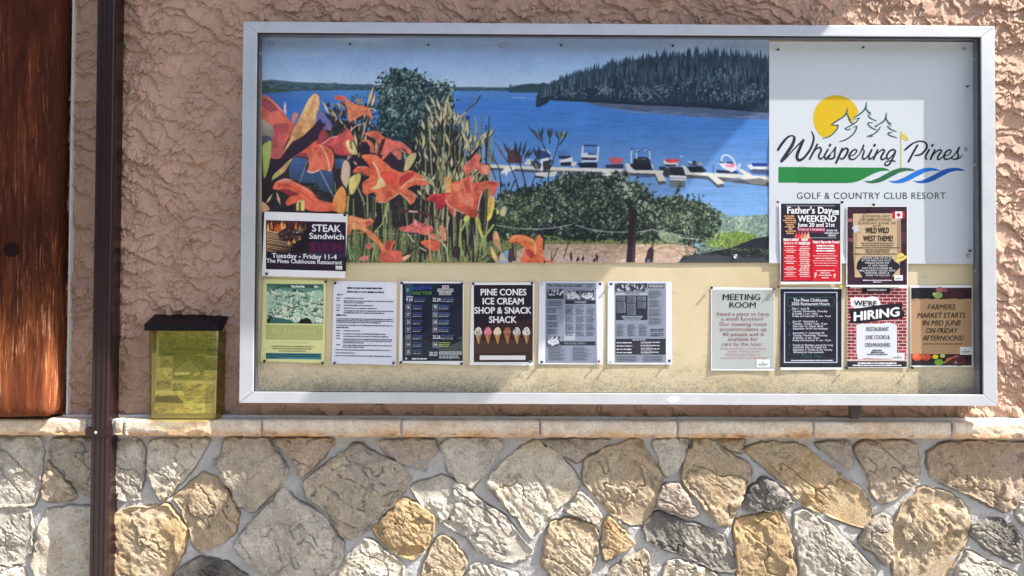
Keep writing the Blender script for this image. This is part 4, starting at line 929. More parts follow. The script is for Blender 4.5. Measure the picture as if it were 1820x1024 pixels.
    # leafy tree at the left of the water
    def blob(pts, n, cols, L=(3, 6), base=None):
        P = np.array(pts, float); 
        if base is not None:
            Q = []
            for A_, B_ in zip(P, np.roll(P, -1, 0)):
                for t_ in np.arange(0, 1, .12): Q.append(tuple(A_ + (B_ - A_) * t_ + (r.gauss(0, 2.0), r.gauss(0, 2.0))))
            C.poly(Q, base, noise=.6)
        x0, y0 = P.min(0); x1, y1 = P.max(0); k = 0; B = np.roll(P, -1, 0)
        while k < n:
            x, y = x0 + (x1 - x0) * r.random(), y0 + (y1 - y0) * r.random(); k += 1
            ins = False
            for (ax, ay), (bx_, by_) in zip(P, B):
                if (ay > y) != (by_ > y) and x < (bx_ - ax) * (y - ay) / (by_ - ay) + ax: ins = not ins
            if not ins:
                e = min(math.hypot(x - q_[0], y - q_[1]) for q_ in P)
                if e > 9 or r.random() > .35: continue
            l = L[0] + (L[1] - L[0]) * r.random(); g = fbm(np.array([x * .05]), np.array([y * .05]), 3, 4)[0]
            ci = min(len(cols) - 1, max(0, int((r.random() * .8 + .29 + g * .9 - .12 - .22 * (y - y0) / (y1 - y0)) * len(cols))))
            C.leaf(x, y, l, l * (.2 + .22 * r.random()), r.random() * 6.28, cols[ci])
    tree = [(655,300),(668,255),(676,215),(672,185),(675,155),(684,135),(702,126),(718,122),(738,130),(752,138),(762,148),(778,150),(792,146),(801,156),(803,178),(800,200),(806,240),(812,300)]
    blob(tree, 3400, [(14, 26, 38), (24, 44, 52), (40, 66, 70), (70, 102, 98), (112, 142, 134), (160, 184, 174)], (4, 8.5), (26, 46, 56))
    blob([(620,175),(640,165),(665,165),(672,200),(640,195)], 90, [(34, 56, 60), (64, 84, 80)], (3, 5))
    # green bank at right: bushes, willow, path, rope fence
    C.poly([(464,330),(640,300),(860,330),(880,420),(880,468),(464,468)], (34, 38, 40), noise=.5)
    C.poly([(600,415),(700,405),(900,400),(1000,420),(1220,425),(1240,440),(1000,440),(900,445),(860,468),(600,468)], (96, 118, 66), (128, 132, 80), noise=.6, nsc=(.3, .5))
    for q in range(700): x = 610 + 330 * r.random(); y = 415 + 50 * r.random(); C.leaf(x, y, 3 + 4 * r.random(), .7, -1.57 + r.gauss(0, .5), r.choice([(84, 112, 58), (128, 146, 84), (60, 84, 48), (150, 160, 104)]))
    C.poly([(900,468),(905,450),(930,440),(962,434),(1100,433),(1215,434),(1245,442),(1235,468)], (186, 156, 132), (204, 176, 150), noise=.35, nsc=(.1, .3))
    C.poly([(905,468),(930,457),(1000,455),(1120,462),(1215,458),(1225,468)], (206, 176, 160), noise=.3)
    C.poly([(1262,366),(1300,385),(1372,380),(1372,468),(1220,468),(1250,430)], (118, 146, 136), noise=.5)
    blob([(1250,420),(1270,400),(1290,388),(1310,385),(1330,394),(1346,404),(1372,390),(1372,440),(1290,430)], 800, [(96, 124, 108), (126, 152, 134), (156, 178, 160), (182, 200, 182)], (4, 8))
    C.poly([(1250,430),(1270,418),(1310,410),(1345,418),(1330,440),(1300,445)], (110, 138, 66), noise=.8)
    for q in range(220): x = 1250 + 90 * r.random(); y = 412 + 28 * r.random(); C.leaf(x, y + 5, 6 + 6 * r.random(), .8, -1.57 + r.gauss(0, .4), r.choice([(150, 178, 66), (104, 136, 50), (80, 108, 46), (170, 190, 90)]))
    C.poly([(1205,468),(1215,455),(1260,448),(1300,440),(1340,424),(1372,418),(1372,468)], (26, 32, 40), (40, 46, 54), noise=.4)
    for q in range(120): x = 1215 + 150 * r.random(); y = 436 + 22 * r.random(); C.leaf(x, y, 8 + 10 * r.random(), .8, .5 + r.gauss(0, .25), r.choice([(26, 34, 34), (70, 92, 64), (120, 132, 104), (18, 24, 28)]))
    C.poly([(1205,466),(1240,452),(1372,460),(1372,468),(1205,468)], (62, 68, 76))
    bush = [(868,400),(872,365),(890,345),(930,335),(970,328),(990,316),(1010,309),(1040,306),(1070,310),(1105,316),(1130,326),(1148,336),(1162,352),(1180,352),(1200,346),(1222,352),(1240,358),(1262,368),(1278,384),(1284,400),(1272,418),(1250,430),(1210,432),(1150,428),(1050,426),(960,424),(880,424)]
    dk = [(14, 22, 26), (28, 40, 40), (50, 68, 58), (84, 104, 84), (126, 146, 118), (178, 192, 168)]
    blob(bush, 5200, dk, (4, 9), (34, 46, 44))
    blob([(868,410),(872,370),(900,350),(960,340),(975,380),(950,420)], 420, [(40, 56, 44), (66, 90, 60), (92, 116, 74), (124, 144, 100)], (4, 9))
    blob([(1160,360),(1225,356),(1275,385),(1280,404),(1240,420),(1180,400)], 520, [(44, 66, 48), (80, 106, 72), (118, 140, 100), (160, 178, 138)], (3, 6))
    blob([(920,400),(1000,390),(1100,396),(1115,425),(920,425)], 500, [(14, 20, 26), (22, 30, 36), (40, 52, 54)], (3, 6))
    for q in range(110): x = 900 + 320 * r.random(); C.leaf(x, 428 + 7 * r.random(), 5 + 4 * r.random(), .9, -1.57 + r.gauss(0, .5), r.choice([(130, 150, 60), (100, 122, 52), (160, 164, 84), (70, 92, 48)]))
    for x, y in ((985, 318), (1012, 312), (1160, 345), (1205, 335), (1245, 352), (1150, 332)): C.line([(x, y + 10), (x + r.gauss(3, 4), y - 8)], 1.6, (44, 58, 52)); C.leaf(x + 2, y - 2, 9, 1.6, -.6, (70, 86, 76))
    C.poly([(1119,372),(1133,372),(1131,420),(1129,466),(1113,466),(1117,420)], (40, 30, 38)); C.poly([(1128,400),(1132,400),(1128,466),(1124,466)], (70, 52, 54))
    C.poly([(1146,466),(1152,444),(1158,438),(1163,444),(1161,466)], (52, 38, 46)); C.line([(1160, 440), (1162, 420), (1160, 402)], 2, (40, 34, 40)); C.ell(1153, 463, 3, 2, (90, 130, 180))
    for pts in ([(655,408),(690,415),(720,417)], [(720,417),(760,419),(790,413),(830,408),(864,399)], [(882,400),(920,406),(960,407),(990,404),(1016,399)], [(1024,400),(1050,408),(1080,412),(1118,412)], [(1133,412),(1150,410),(1160,407)], [(1160,407),(1185,417),(1215,423),(1245,425)]): C.line(pts, 1.25, (196, 198, 190))
    C.sm([(1170,414),(1190,412),(1210,420),(1200,432),(1180,428)], (130, 150, 120), noise=.6); C.line([(1188, 432), (1215, 455)], 1.5, (150, 130, 110))
    for x0, y0, h in ((1016, 466, 22), (1036, 466, 14), (1025, 466, 12), (1056, 466, 8), (1062, 466, 18), (886, 466, 24)): C.leaf(x0, y0, h, 2.6, -1.5 + r.gauss(0, .2), (58, 36, 40))
    for a, b in (((992, 440), (980, 466)), ((981, 446), (980, 466)), ((1012, 428), (1002, 458))): C.line([a, b], 1.5, (50, 44, 40))
    # dark bud stalks standing in front of the water
    DKS = (28, 32, 36)
    C.tf = ((860, 220), 7.0)
    for p in ([(800,910),(800,700),(815,560),(850,500),(920,280),(945,130)], [(855,490),(820,430),(720,220),(560,40)], [(940,260),(1010,170),(1035,90)], [(820,250),(820,60)], [(210,870),(205,700),(195,560),(90,380)], [(100,560),(150,700)], [(440,900),(400,690),(310,490),(140,240)], [(550,870),(480,600),(430,430),(400,230)], [(560,870),(640,640)], [(250,740),(290,860)], [(390,700),(310,880)], [(640,460),(690,330)], [(100,560),(40,490),(0,420)]): C.line(p, 16, DKS, 9)
    for x, y, L, a, c in ((740,240,240,-2.27,(44,40,46)),(720,220,190,-2.15,(96,92,86)),(740,220,180,-1.95,(40,44,46)),(720,160,130,-1.45,(46,52,52)),(820,190,150,-1.75,(44,52,56)),(822,190,160,-1.35,(56,68,66)),(935,200,150,-1.95,(52,64,60)),(950,200,140,-1.6,(110,128,104)),(970,190,120,-1.25,(150,170,126)),(985,200,130,-1.1,(48,62,56)),(960,180,110,-1.4,(84,100,84)),
                          (290,480,330,-2.1,(120,96,92)),(330,420,240,-2.0,(70,50,56)),(400,440,240,-1.65,(44,46,50)),(430,420,220,-1.4,(36,42,46)),(470,430,240,-1.3,(40,44,48)),(360,450,200,-1.9,(86,60,66)),(500,450,180,-1.1,(38,44,48)),(540,430,140,-1.0,(44,52,54)),(100,480,200,-1.75,(60,70,72)),(120,520,220,-1.6,(90,98,96)),(60,430,120,-1.9,(120,128,126)),(690,440,180,-1.6,(40,48,54)),(660,420,150,-1.9,(44,50,56)),(240,800,90,-1.9,(36,42,42)),(300,800,90,-1.4,(36,42,42)),(1020,760,130,-1.5,(50,60,56)),(1050,740,100,-1.1,(44,54,52)),(680,560,110,-2.2,(150,124,110)),(640,520,100,-2.3,(60,60,66))): C.leaf(x, y, L, 17, a, c)
    C.tf = None
    # lily thicket: stems, buds and dark gaps
    C.sm([(464,260),(520,240),(560,225),(600,212),(640,225),(668,250),(700,280),(740,290),(770,285),(800,290),(830,300),(862,310),(870,330),(880,400),(860,430),(700,400),(620,400),(464,380)], (42, 34, 42), noise=.5)
    blob([(640,300),(740,290),(860,300),(880,400),(760,420),(640,400)], 700, [(22, 26, 36), (34, 44, 44), (56, 66, 58), (84, 96, 78)], (3, 6))
    blob([(745,300),(742,225),(765,195),(800,190),(822,215),(845,262),(866,300)], 900, [(20, 28, 34), (34, 44, 44), (54, 66, 60), (84, 96, 80), (40, 34, 38)], (4, 9))
    blob([(575,230),(585,200),(615,185),(655,190),(672,230),(668,260),(600,255)], 420, [(40, 32, 38), (28, 34, 40), (60, 48, 50), (84, 80, 70), (48, 60, 60)], (5, 11))
    for q in range(160):
        x = 745 + 120 * r.random(); y0 = 470 - 60 * r.random(); y1 = 200 + 150 * r.random(); x2 = x + r.gauss(0, 10)
        C.line([(x, y0), ((x + x2) / 2 + r.gauss(0, 3), (y0 + y1) / 2), (x2, y1)], 1.6 + r.random(), r.choice([(150, 156, 110), (46, 40, 42), (108, 116, 76), (40, 32, 36), (176, 178, 130), (34, 30, 34)]))
    for q in range(70):
        x = 610 + 140 * r.random(); y0 = 466; y1 = 330 + 90 * r.random(); x2 = x + r.gauss(0, 12)
        C.line([(x, y0), (x2, y1)], 1.4 + r.random(), r.choice([(140, 152, 96), (46, 40, 42), (108, 124, 76), (40, 32, 36)]))
    bud = lambda x, y, L, w, a, c: (C.leaf(x + 1.3, y + .8, L, w * 1.1, a, (52, 40, 46)), C.leaf(x, y, L, w, a, c))
    buds = []
    for q in range(120):
        x = 742 + 110 * r.random(); top_ = 175 + abs(x - 790) * .75; y = top_ + 25 + 150 * r.random() ** 1.3
        buds.append((y, x, 13 + 12 * r.random(), 1.7 + 1.5 * r.random(), -1.57 + (x - 795) * .008 + r.gauss(0, .28), r.choice([(206, 202, 156), (186, 188, 132), (216, 208, 170), (168, 172, 116), (206, 186, 156), (150, 154, 106)])))
    for y, x, L, w, a, c in sorted(buds): bud(x, y, L, w, a, c)
    for x, y, L, a in ((768,205,30,-2.05),(775,190,26,-2.1),(784,200,30,-1.9),(792,188,22,-1.3),(800,200,24,-1.75),(806,205,28,-2.1),(788,215,30,-1.35),(782,222,28,-1.45),(772,232,26,-2.05),(830,255,30,-1.95),(836,270,34,-1.9),(862,262,26,-1.95),(858,252,24,-1.2),(868,244,20,-1.05),(755,256,26,-1.85),(750,268,30,-1.4),(800,262,30,-1.9),(776,275,26,-1.9)): bud(x, y, L, 2.6, a, r.choice([(214, 206, 160), (190, 190, 132), (206, 196, 150)]))
    C.line([(818, 208), (838, 190), (856, 168)], 5, (176, 150, 152), 1.5); C.line([(828, 198), (846, 182), (855, 168)], 2.5, (70, 52, 60)); C.line([(806, 222), (818, 205)], 2.2, (206, 200, 160))
    for q in range(90):
        x = 575 + 90 * r.random(); y = 175 + 110 * r.random()
        if y > 195 or x < 615: bud(x, y + 10, 8 + 9 * r.random(), 1.3 + r.random(), -1.57 + r.gauss(-.25, .45), r.choice([(60, 42, 48), (70, 50, 54), (206, 186, 160), (40, 32, 40), (176, 156, 132)]))
    for q in range(26): bud(660 + 90 * r.random(), 262 + 90 * r.random(), 10 + 10 * r.random(), 1.6, -1.57 + r.gauss(0, .5), r.choice([(206, 200, 150), (60, 44, 50), (180, 180, 130)]))
    for x, y, L, w, a, c in ((586,205,32,2.6,-2.05,(222,206,172)),(580,213,26,2.4,-2.2,(216,176,156)),(606,195,18,1.9,-2.0,(206,200,164)),(600,212,24,2.2,-2.2,(206,180,140)),(652,190,42,3.4,-1.27,(216,190,150)),(660,190,26,3,-1.3,(220,200,150)),(646,215,30,1.6,-1.35,(196,176,130)),(640,255,50,1.6,-1.3,(196,190,140)),(634,262,30,2.6,-1.75,(216,206,150)),(648,260,24,2.4,-1.5,(206,200,140)),(668,270,22,2.4,-1.55,(206,190,120)),(624,270,26,3.2,-1.9,(206,200,130))): bud(x, y, L, w, a, c)
    # blue water seen between the flowers
    for o, p in (((460, 250), [(510,250),(600,250),(730,280),(690,380),(720,480),(800,500),(900,480),(930,430),(1120,470),(1130,800),(960,760),(840,640),(700,640),(590,610),(460,560),(450,420)]), ((460, 250), [(1150,280),(1300,270),(1240,420),(1150,440)])):
        C.tf = (o, 8.531); C.poly(p, (66, 100, 160), (50, 66, 96), noise=.25)
        C.tf = None
    blob([(520,312),(560,318),(590,335),(600,360),(570,355),(540,330)], 160, [(30, 44, 50), (50, 74, 66), (84, 112, 90)], (3, 5))
    # ---- orange lilies, traced
    OR, OR2, RED, PALE = (232, 100, 66), (238, 134, 88), (196, 62, 60), (250, 190, 150)
    t = lambda o, s: setattr(C, 'tf', (o, s))
    t((460, 150), 8.531)
    def S(p, c, *a, **k):
        C.sm(p, c, *a, **k)
        if k.get('noise') and len(p) > 9: C.veins(p, c)
    n = dict(noise=.16, nsc=(.10, .10))
    S([(40,185),(110,165),(210,240),(310,340),(390,450),(480,560),(545,600),(520,700),(440,820),(380,950),(350,1100),(170,1100),(185,820),(220,640),(120,620),(40,520)], (222, 104, 84), (196, 84, 82), **n)
    K = lambda p, c, c2=None, d=(0, 1), **k: C.poly(p, c, c2, d, **k)
    S([(50,230),(130,220),(260,370),(330,440),(150,410),(60,330)], (170, 74, 88)); S([(210,620),(320,590),(440,600),(420,720),(380,860),(330,1060),(200,1060),(200,820)], (190, 78, 82), (176, 84, 80)); S([(130,470),(230,400),(330,430),(430,540),(330,590),(190,600)], (230, 112, 88))
    C.line([(60, 175), (190, 240), (300, 350), (400, 470)], 16, (240, 160, 140)); K([(380,270),(400,270),(410,460),(370,400)], (240, 220, 220)); S([(490,520),(530,420),(560,430),(600,440),(560,520),(520,590)], (222, 130, 110))
    S([(40,540),(120,580),(200,640),(215,760),(170,840),(90,920),(35,930)], (196, 186, 150), (104, 108, 110)); S([(40,790),(140,780),(190,830),(110,880),(45,930)], (84, 88, 104))
    S([(815,150),(865,140),(908,190),(912,330),(870,490),(830,640),(700,750),(560,850),(470,930),(380,1050),(370,1000),(430,890),(540,640),(640,440),(730,250)], (232, 172, 116), (214, 158, 84), **n)
    C.line([(850, 170), (760, 430), (600, 720), (440, 930)], 34, (222, 142, 96), 14); C.line([(880, 230), (830, 480), (700, 700)], 22, (238, 190, 136), 8)
    S([(930,520),(965,590),(1020,605),(940,680),(860,830),(740,960),(560,1060),(380,1090),(480,930),(620,820),(760,690),(840,610),(880,560)], (58, 36, 62), (46, 30, 50))
    S([(900,380),(1050,520),(1110,640),(1020,690),(960,660),(1020,605),(930,520),(860,560)], (126, 116, 180), alpha=.9)
    t((460, 250), 8.531)
    S([(820,-20),(700,100),(520,230),(380,370),(200,560),(60,720),(30,680),(60,610),(130,520),(330,260),(420,120),(560,-20)], (54, 34, 54), (40, 28, 46))
    S([(45,90),(100,30),(175,10),(168,260),(120,480),(70,560),(50,300)], (186, 206, 110), (150, 176, 84)); S([(505,260),(470,330),(380,470),(240,570),(190,590),(220,510),(330,410),(430,310)], (206, 164, 106)); S([(190,590),(220,510),(300,470),(280,540)], (176, 190, 96))
    S([(850,0),(900,40),(960,60),(1080,120),(1130,200),(1132,320),(1110,420),(1080,470),(990,440),(900,450),(800,485),(728,462),(750,380),(742,260),(700,180),(620,200),(530,235),(620,180),(740,90)], (226, 96, 70), (234, 108, 76), **n)
    S([(760,200),(840,180),(850,300),(800,420),(760,380)], (238, 120, 88)); C.line([(900, 40), (980, 140), (1040, 280), (1070, 460)], 20, (250, 176, 146)); C.line([(728, 462), (800, 486), (910, 450)], 20, (246, 226, 206)); C.ell(850, 122, 14, 8, (50, 24, 30)); S([(520,240),(640,180),(720,200),(735,260),(640,240)], (150, 60, 66))
    C.line([(735, 290), (610, 640)], 12, (150, 160, 170)); C.line([(925, 460), (1130, 850)], 12, (180, 190, 196)); C.line([(1140, 620), (1170, 800)], 10, (190, 186, 170))
    S([(205,715),(255,625),(370,580),(480,590),(600,650),(740,720),(830,800),(900,895),(1000,930),(1120,950),(1140,1060),(760,1060),(620,940),(500,960),(430,985),(398,930),(470,840),(580,810),(440,740),(330,740),(250,740)], (236, 104, 72), (228, 88, 66), **n)
    C.line([(280, 660), (450, 680), (620, 770), (760, 860), (860, 960)], 24, (206, 70, 56)); C.line([(300, 610), (480, 620), (640, 700), (800, 800)], 18, (246, 150, 116)); C.line([(270, 620), (380, 576), (480, 592)], 12, (250, 224, 206)); S([(330,740),(440,745),(600,805),(470,840),(400,800)], (150, 40, 50))
    K([(560,960),(600,900),(690,905),(690,1060),(560,1060)], (222, 206, 120)); K([(605,930),(625,920),(625,1060),(600,1060)], (84, 70, 60)); S([(1125,880),(1240,690),(1310,770),(1320,920),(1290,1060),(1130,1060)], (232, 158, 80), (236, 120, 66))
    S([(1270,330),(1330,300),(1365,420),(1340,560),(1300,680),(1240,560)], (226, 190, 166), (206, 190, 140)); C.leaf(100, 960, 190, 20, -1.0, (210, 200, 140)); C.leaf(320, 980, 230, 20, -1.85, (216, 196, 140)); S([(35,930),(90,950),(160,1040),(30,1080)], (224, 160, 120))
    t((560, 150), 8.531)
    S([(45,900),(200,810),(300,780),(400,740),(480,660),(545,740),(590,830),(520,900),(600,1060),(330,1060),(250,960),(100,920)], (216, 92, 80), (190, 64, 74), **n); S([(20,880),(100,680),(210,800),(80,900)], (160, 56, 68)); C.line([(100, 900), (240, 800), (340, 790)], 14, (240, 176, 160)); C.line([(530, 700), (610, 630), (700, 590)], 16, (240, 190, 170)); S([(460,880),(510,840),(530,960),(620,1040),(520,1040)], (224, 206, 130)); S([(545,900),(570,860),(640,1040),(590,1050)], (206, 196, 130))
    S([(285,200),(350,165),(430,178),(520,250),(640,310),(720,320),(790,350),(840,400),(870,500),(850,535),(810,480),(770,440),(700,470),(560,550),(500,560),(490,420),(460,280),(420,240),(330,235)], (232, 112, 76), (238, 138, 92), **n)
    S([(310,195),(360,178),(420,195),(430,235),(350,225)], (206, 72, 66)); C.line([(500, 300), (620, 390), (780, 370)], 18, (246, 150, 110)); C.line([(780, 360), (880, 370), (920, 400)], 16, (232, 206, 130)); S([(610,210),(720,230),(700,310),(630,290)], (186, 150, 110), alpha=.7)
    S([(740,745),(840,705),(950,710),(1040,790),(1200,850),(1340,900),(1370,965),(1230,980),(1100,1040),(920,1060),(960,920),(900,820),(800,780)], (226, 106, 80), (220, 92, 82), **n); S([(1000,850),(1060,820),(1030,940),(980,1060),(940,1060)], (70, 34, 40)); S([(700,860),(780,830),(860,880),(900,960),(860,1040),(780,960)], (206, 110, 80)); S([(690,900),(770,870),(830,960),(800,1060),(690,1060)], (58, 30, 40))
    t((600, 250), 7.583)
    S([(590,240),(640,100),(720,15),(860,20),(960,95),(1005,160),(960,185),(880,100),(760,110),(680,180),(620,250)], (222, 106, 90), **n); S([(740,160),(800,118),(860,170),(850,250),(800,245)], (230, 120, 100)); S([(650,230),(720,170),(800,240),(800,330),(740,390),(690,330)], (54, 36, 58)); S([(280,100),(350,30),(420,60),(430,160),(330,200)], (50, 28, 40))
    petal = [(315,200),(430,180),(530,200),(600,260),(680,320),(740,380),(890,430),(960,395),(1060,430),(1180,500),(1245,580),(1150,600),(1040,600),(960,630),(930,660),(1010,690),(1045,760),(1020,835),(970,855),(920,780),(830,710),(740,770),(640,830),(560,835),(515,800),(515,700),(430,705),(390,735),(340,690),(328,580),(370,530),(430,490),(380,440),(310,420),(205,430),(230,370),(290,340),(380,345),(440,370),(380,280)]
    S(petal, (240, 108, 70), (236, 112, 74), **n)
    S([(820,560),(870,470),(960,420),(1040,440),(960,520),(850,600)], (200, 56, 58)); S([(580,420),(690,400),(800,430),(800,520),(700,600),(610,520)], (220, 74, 58)); S([(380,240),(450,280),(530,420),(560,520),(500,480),(440,380)], (228, 84, 60)); S([(540,520),(600,500),(640,600),(560,640),(450,660),(520,600)], (248, 182, 124)); S([(700,540),(760,500),(830,560),(800,640),(720,640)], (226, 84, 62))
    C.line([(470, 280), (530, 370), (560, 500)], 20, (252, 196, 166)); C.line([(850, 640), (930, 560), (1040, 510), (1180, 525)], 20, (250, 170, 130)); C.line([(440, 660), (500, 610), (600, 590)], 14, (250, 176, 130)); C.line([(235, 375), (300, 345), (400, 355)], 14, (246, 150, 120)); C.line([(830, 700), (930, 780), (975, 850)], 12, (252, 190, 160)); C.line([(930, 660), (1015, 695), (1045, 770), (1015, 835)], 10, (250, 170, 140)); S([(660,680),(720,680),(740,740),(650,760)], (226, 90, 60)); C.line([(520, 820), (640, 832), (820, 715)], 10, (250, 186, 140)); S([(230,380),(330,360),(420,380),(430,470),(340,430)], (222, 86, 66))
    S([(150,520),(240,450),(300,440),(300,540),(240,660),(200,720),(160,700)], (206, 190, 106)); S([(60,400),(95,280),(150,300),(165,430),(120,620),(70,560)], (226, 192, 170)); C.line([(110, 640), (140, 500)], 14, (206, 190, 140)); S([(935,220),(1050,160),(1045,240),(960,380),(890,405)], (206, 190, 130)); C.line([(120, 960), (140, 740)], 18, (176, 190, 90)); S([(0,690),(50,640),(100,760),(90,960),(0,980)], (238, 150, 76))
    for q in ([(395, 735), (400, 1024)], [(680, 830), (640, 1024)], [(265, 620), (365, 860)], [(1120, 460), (1365, 680)], [(510, 960), (515, 1024)]): C.line(q, 16, (166, 176, 130))
    t((740, 260), 7.583)
    S([(690,200),(800,88),(860,150),(850,220),(960,255),(990,340),(930,385),(880,370),(780,300),(700,400),(650,340),(620,290)], (216, 108, 92), (224, 110, 80), **n); C.line([(700, 180), (780, 90), (860, 0)], 34, (44, 34, 46)); S([(870,270),(950,260),(985,340),(930,380)], (236, 140, 110))
    S([(395,620),(390,470),(420,400),(460,430),(480,520),(480,600)], (236, 164, 92)); S([(130,725),(200,640),(300,640),(400,625),(390,700),(390,790),(330,850),(260,835),(240,740)], (196, 50, 54), (150, 34, 50)); C.line([(150, 710), (230, 650), (340, 650)], 12, (232, 110, 90))
    S([(380,725),(410,655),(470,600),(450,540),(520,470),(600,460),(650,430),(740,385),(760,470),(800,490),(960,460),(1080,478),(1118,500),(1085,570),(1060,640),(1020,685),(1000,620),(980,560),(890,590),(850,740),(822,850),(822,945),(700,945),(640,905),(530,830),(520,910),(480,935),(430,840)], (230, 104, 78), (196, 76, 60), **n)
    S([(560,640),(650,600),(740,640),(770,800),(660,790),(590,720)], (236, 118, 92)); S([(460,540),(540,500),(620,520),(600,590),(500,600)], (238, 122, 84)); S([(960,475),(1060,485),(1100,500),(1060,520),(980,500)], (200, 60, 56)); S([(640,560),(720,520),(740,600),(680,640)], (206, 74, 66)); C.line([(390, 720), (440, 800), (510, 840), (640, 905)], 12, (246, 170, 140)); C.line([(885, 600), (850, 740), (825, 860)], 14, (250, 200, 170)); C.line([(620, 480), (640, 560), (660, 600)], 14, (246, 150, 120)); C.line([(740, 400), (730, 500), (750, 600)], 14, (246, 150, 120)); K([(700,860),(822,850),(822,945),(700,945)], (150, 56, 46), alpha=.5)
    S([(975,700),(1040,670),(1052,780),(1010,960),(950,1000),(960,850)], (232, 178, 96), (222, 206, 70)); S([(1120,900),(1180,808),(1212,860),(1180,945)], (216, 206, 160)); C.leaf(1100, 930, 100, 18, -1.7, (206, 206, 96)); S([(640,960),(680,930),(720,950),(690,1000),(640,1010)], (206, 206, 100)); K([(790,1024),(820,950),(840,1024)], (206, 206, 90)); K([(500,830),(540,830),(530,920),(500,960)], (222, 160, 120))
    t((600, 360), 9.1)
    S([(165,220),(330,238),(440,270),(520,248),(578,310),(480,385),(440,390),(560,480),(640,560),(720,660),(768,790),(720,815),(660,700),(580,620),(500,560),(440,470),(340,430),(240,430),(190,512),(150,490)], (240, 146, 90), (234, 116, 74), **n); C.line([(180, 230), (340, 300), (430, 290)], 14, (250, 180, 130)); S([(430,310),(520,300),(560,320),(480,372)], (214, 80, 70))
    S([(685,820),(765,800),(840,640),(940,620),(860,760),(1000,780),(1045,860),(1062,920),(960,960),(690,960)], (228, 94, 74), (220, 100, 80), **n); S([(780,620),(860,640),(840,740),(770,760)], (176, 50, 44)); S([(1050,880),(1160,840),(1170,870),(1070,940)], (236, 180, 140)); S([(340,900),(430,850),(500,880),(460,930),(350,940)], (220, 120, 120)); S([(450,690),(540,650),(560,720),(480,760)], (190, 100, 90))
    S([(1000,400),(1130,370),(1200,330),(1240,255),(1330,320),(1440,340),(1530,390),(1550,450),(1430,520),(1280,490),(1150,470),(1020,460)], (210, 96, 96), (226, 110, 96), noise=.3, nsc=(.2, .2)); S([(1340,640),(1470,600),(1660,640),(1610,780),(1490,760)], (232, 100, 68)); C.line([(1430, 250), (1470, 500), (1510, 940)], 26, (214, 150, 110)); S([(1500,500),(1600,520),(1640,600),(1560,600),(1500,560)], (226, 140, 110)); K([(1660,360),(1720,400),(1760,520),(1730,620),(1690,560)], (236, 170, 110)); K([(1230,270),(1280,300),(1290,390),(1240,360)], (240, 170, 160)); C.line([(1000, 130), (1260, 145), (1480, 190), (1720, 310)], 60, (92, 44, 52), 20); C.line([(1150, 138), (1290, 146)], 26, (226, 196, 176))
    for q, c in (([(800, 0), (720, 340), (590, 480)], (170, 186, 110)), ([(780, 100), (800, 330)], (176, 190, 120)), ([(590, 650), (560, 930)], (176, 180, 120)), ([(150, 620), (260, 920)], (146, 186, 110)), ([(150, 680), (210, 930)], (166, 200, 130)), ([(480, 0), (480, 240)], (166, 176, 120)), ([(1040, 870), (1330, 690)], (40, 32, 36)), ([(560, 640), (620, 930)], (150, 160, 110)), ([(1120, 490), (1230, 640)], (216, 206, 180)), ([(1240, 640), (1340, 900)], (60, 60, 50)), ([(1600, 440), (1740, 620)], (216, 206, 160)), ([(1650, 600), (1740, 720)], (210, 210, 170)), ([(1320, 720), (1430, 780)], (216, 206, 180)), ([(1740, 660), (1790, 950)], (180, 190, 130)), ([(1690, 700), (1680, 930)], (140, 150, 110))): C.line(q, 20, c)
    for q in range(40): C.leaf(160 + 240 * r.random(), 940 - 260 * r.random(), 60 + 60 * r.random(), 8, -1.57 + r.gauss(0, .6), r.choice([(84, 120, 70), (60, 92, 56), (110, 146, 92)]))
    t((780, 360), 8.273)
    S([(1028,580),(1050,500),(1160,468),(1300,490),(1400,550),(1420,600),(1460,478),(1530,540),(1530,700),(1540,820),(1690,885),(1300,890),(1200,870),(1260,700),(1240,640),(1150,580),(1080,595)], (240, 122, 66), (232, 100, 66), **n); C.line([(1050, 560), (1120, 490), (1240, 500), (1370, 560)], 16, (250, 170, 110)); S([(1270,700),(1330,680),(1400,760),(1360,820),(1290,760)], (186, 60, 56)); C.line([(1360, 520), (1420, 620), (1420, 760)], 22, (250, 170, 100)); C.line([(1080, 590), (1150, 580), (1230, 640)], 10, (90, 40, 40))
    S([(800,440),(830,415),(870,450),(895,540),(912,720),(860,650),(805,600)], (226, 168, 112)); S([(755,640),(800,690),(880,860),(850,880),(790,800)], (226, 182, 112)); S([(535,240),(570,210),(610,360),(652,480),(640,530),(570,360)], (200, 196, 80)); S([(375,210),(440,215),(420,270),(370,270)], (206, 200, 80))
    for q, c, w_ in (([(810, 320), (650, 530), (600, 690)], (160, 190, 86), 34), ([(640, 500), (620, 600)], (150, 180, 80), 24), ([(400, 270), (310, 450), (300, 640)], (166, 196, 100), 26), ([(300, 600), (390, 860)], (150, 186, 96), 26), ([(330, 240), (310, 450)], (190, 190, 120), 18), ([(150, 200), (110, 400)], (210, 206, 170), 20), ([(360, 430), (460, 860)], (34, 30, 32), 24), ([(580, 700), (560, 870)], (34, 30, 32), 22), ([(1080, 590), (1110, 860)], (40, 36, 36), 22), ([(1130, 590), (1130, 860)], (96, 90, 76), 20), ([(1550, 480), (1540, 700)], (38, 34, 40), 22), ([(1540, 490), (1700, 500), (1820, 540)], (120, 160, 70), 16), ([(640, 850), (720, 770), (800, 860)], (48, 32, 36), 26), ([(240, 640), (290, 860)], (50, 40, 40), 30), ([(20, 540), (120, 680), (130, 860)], (190, 190, 140), 20)): C.line(q, w_, c)
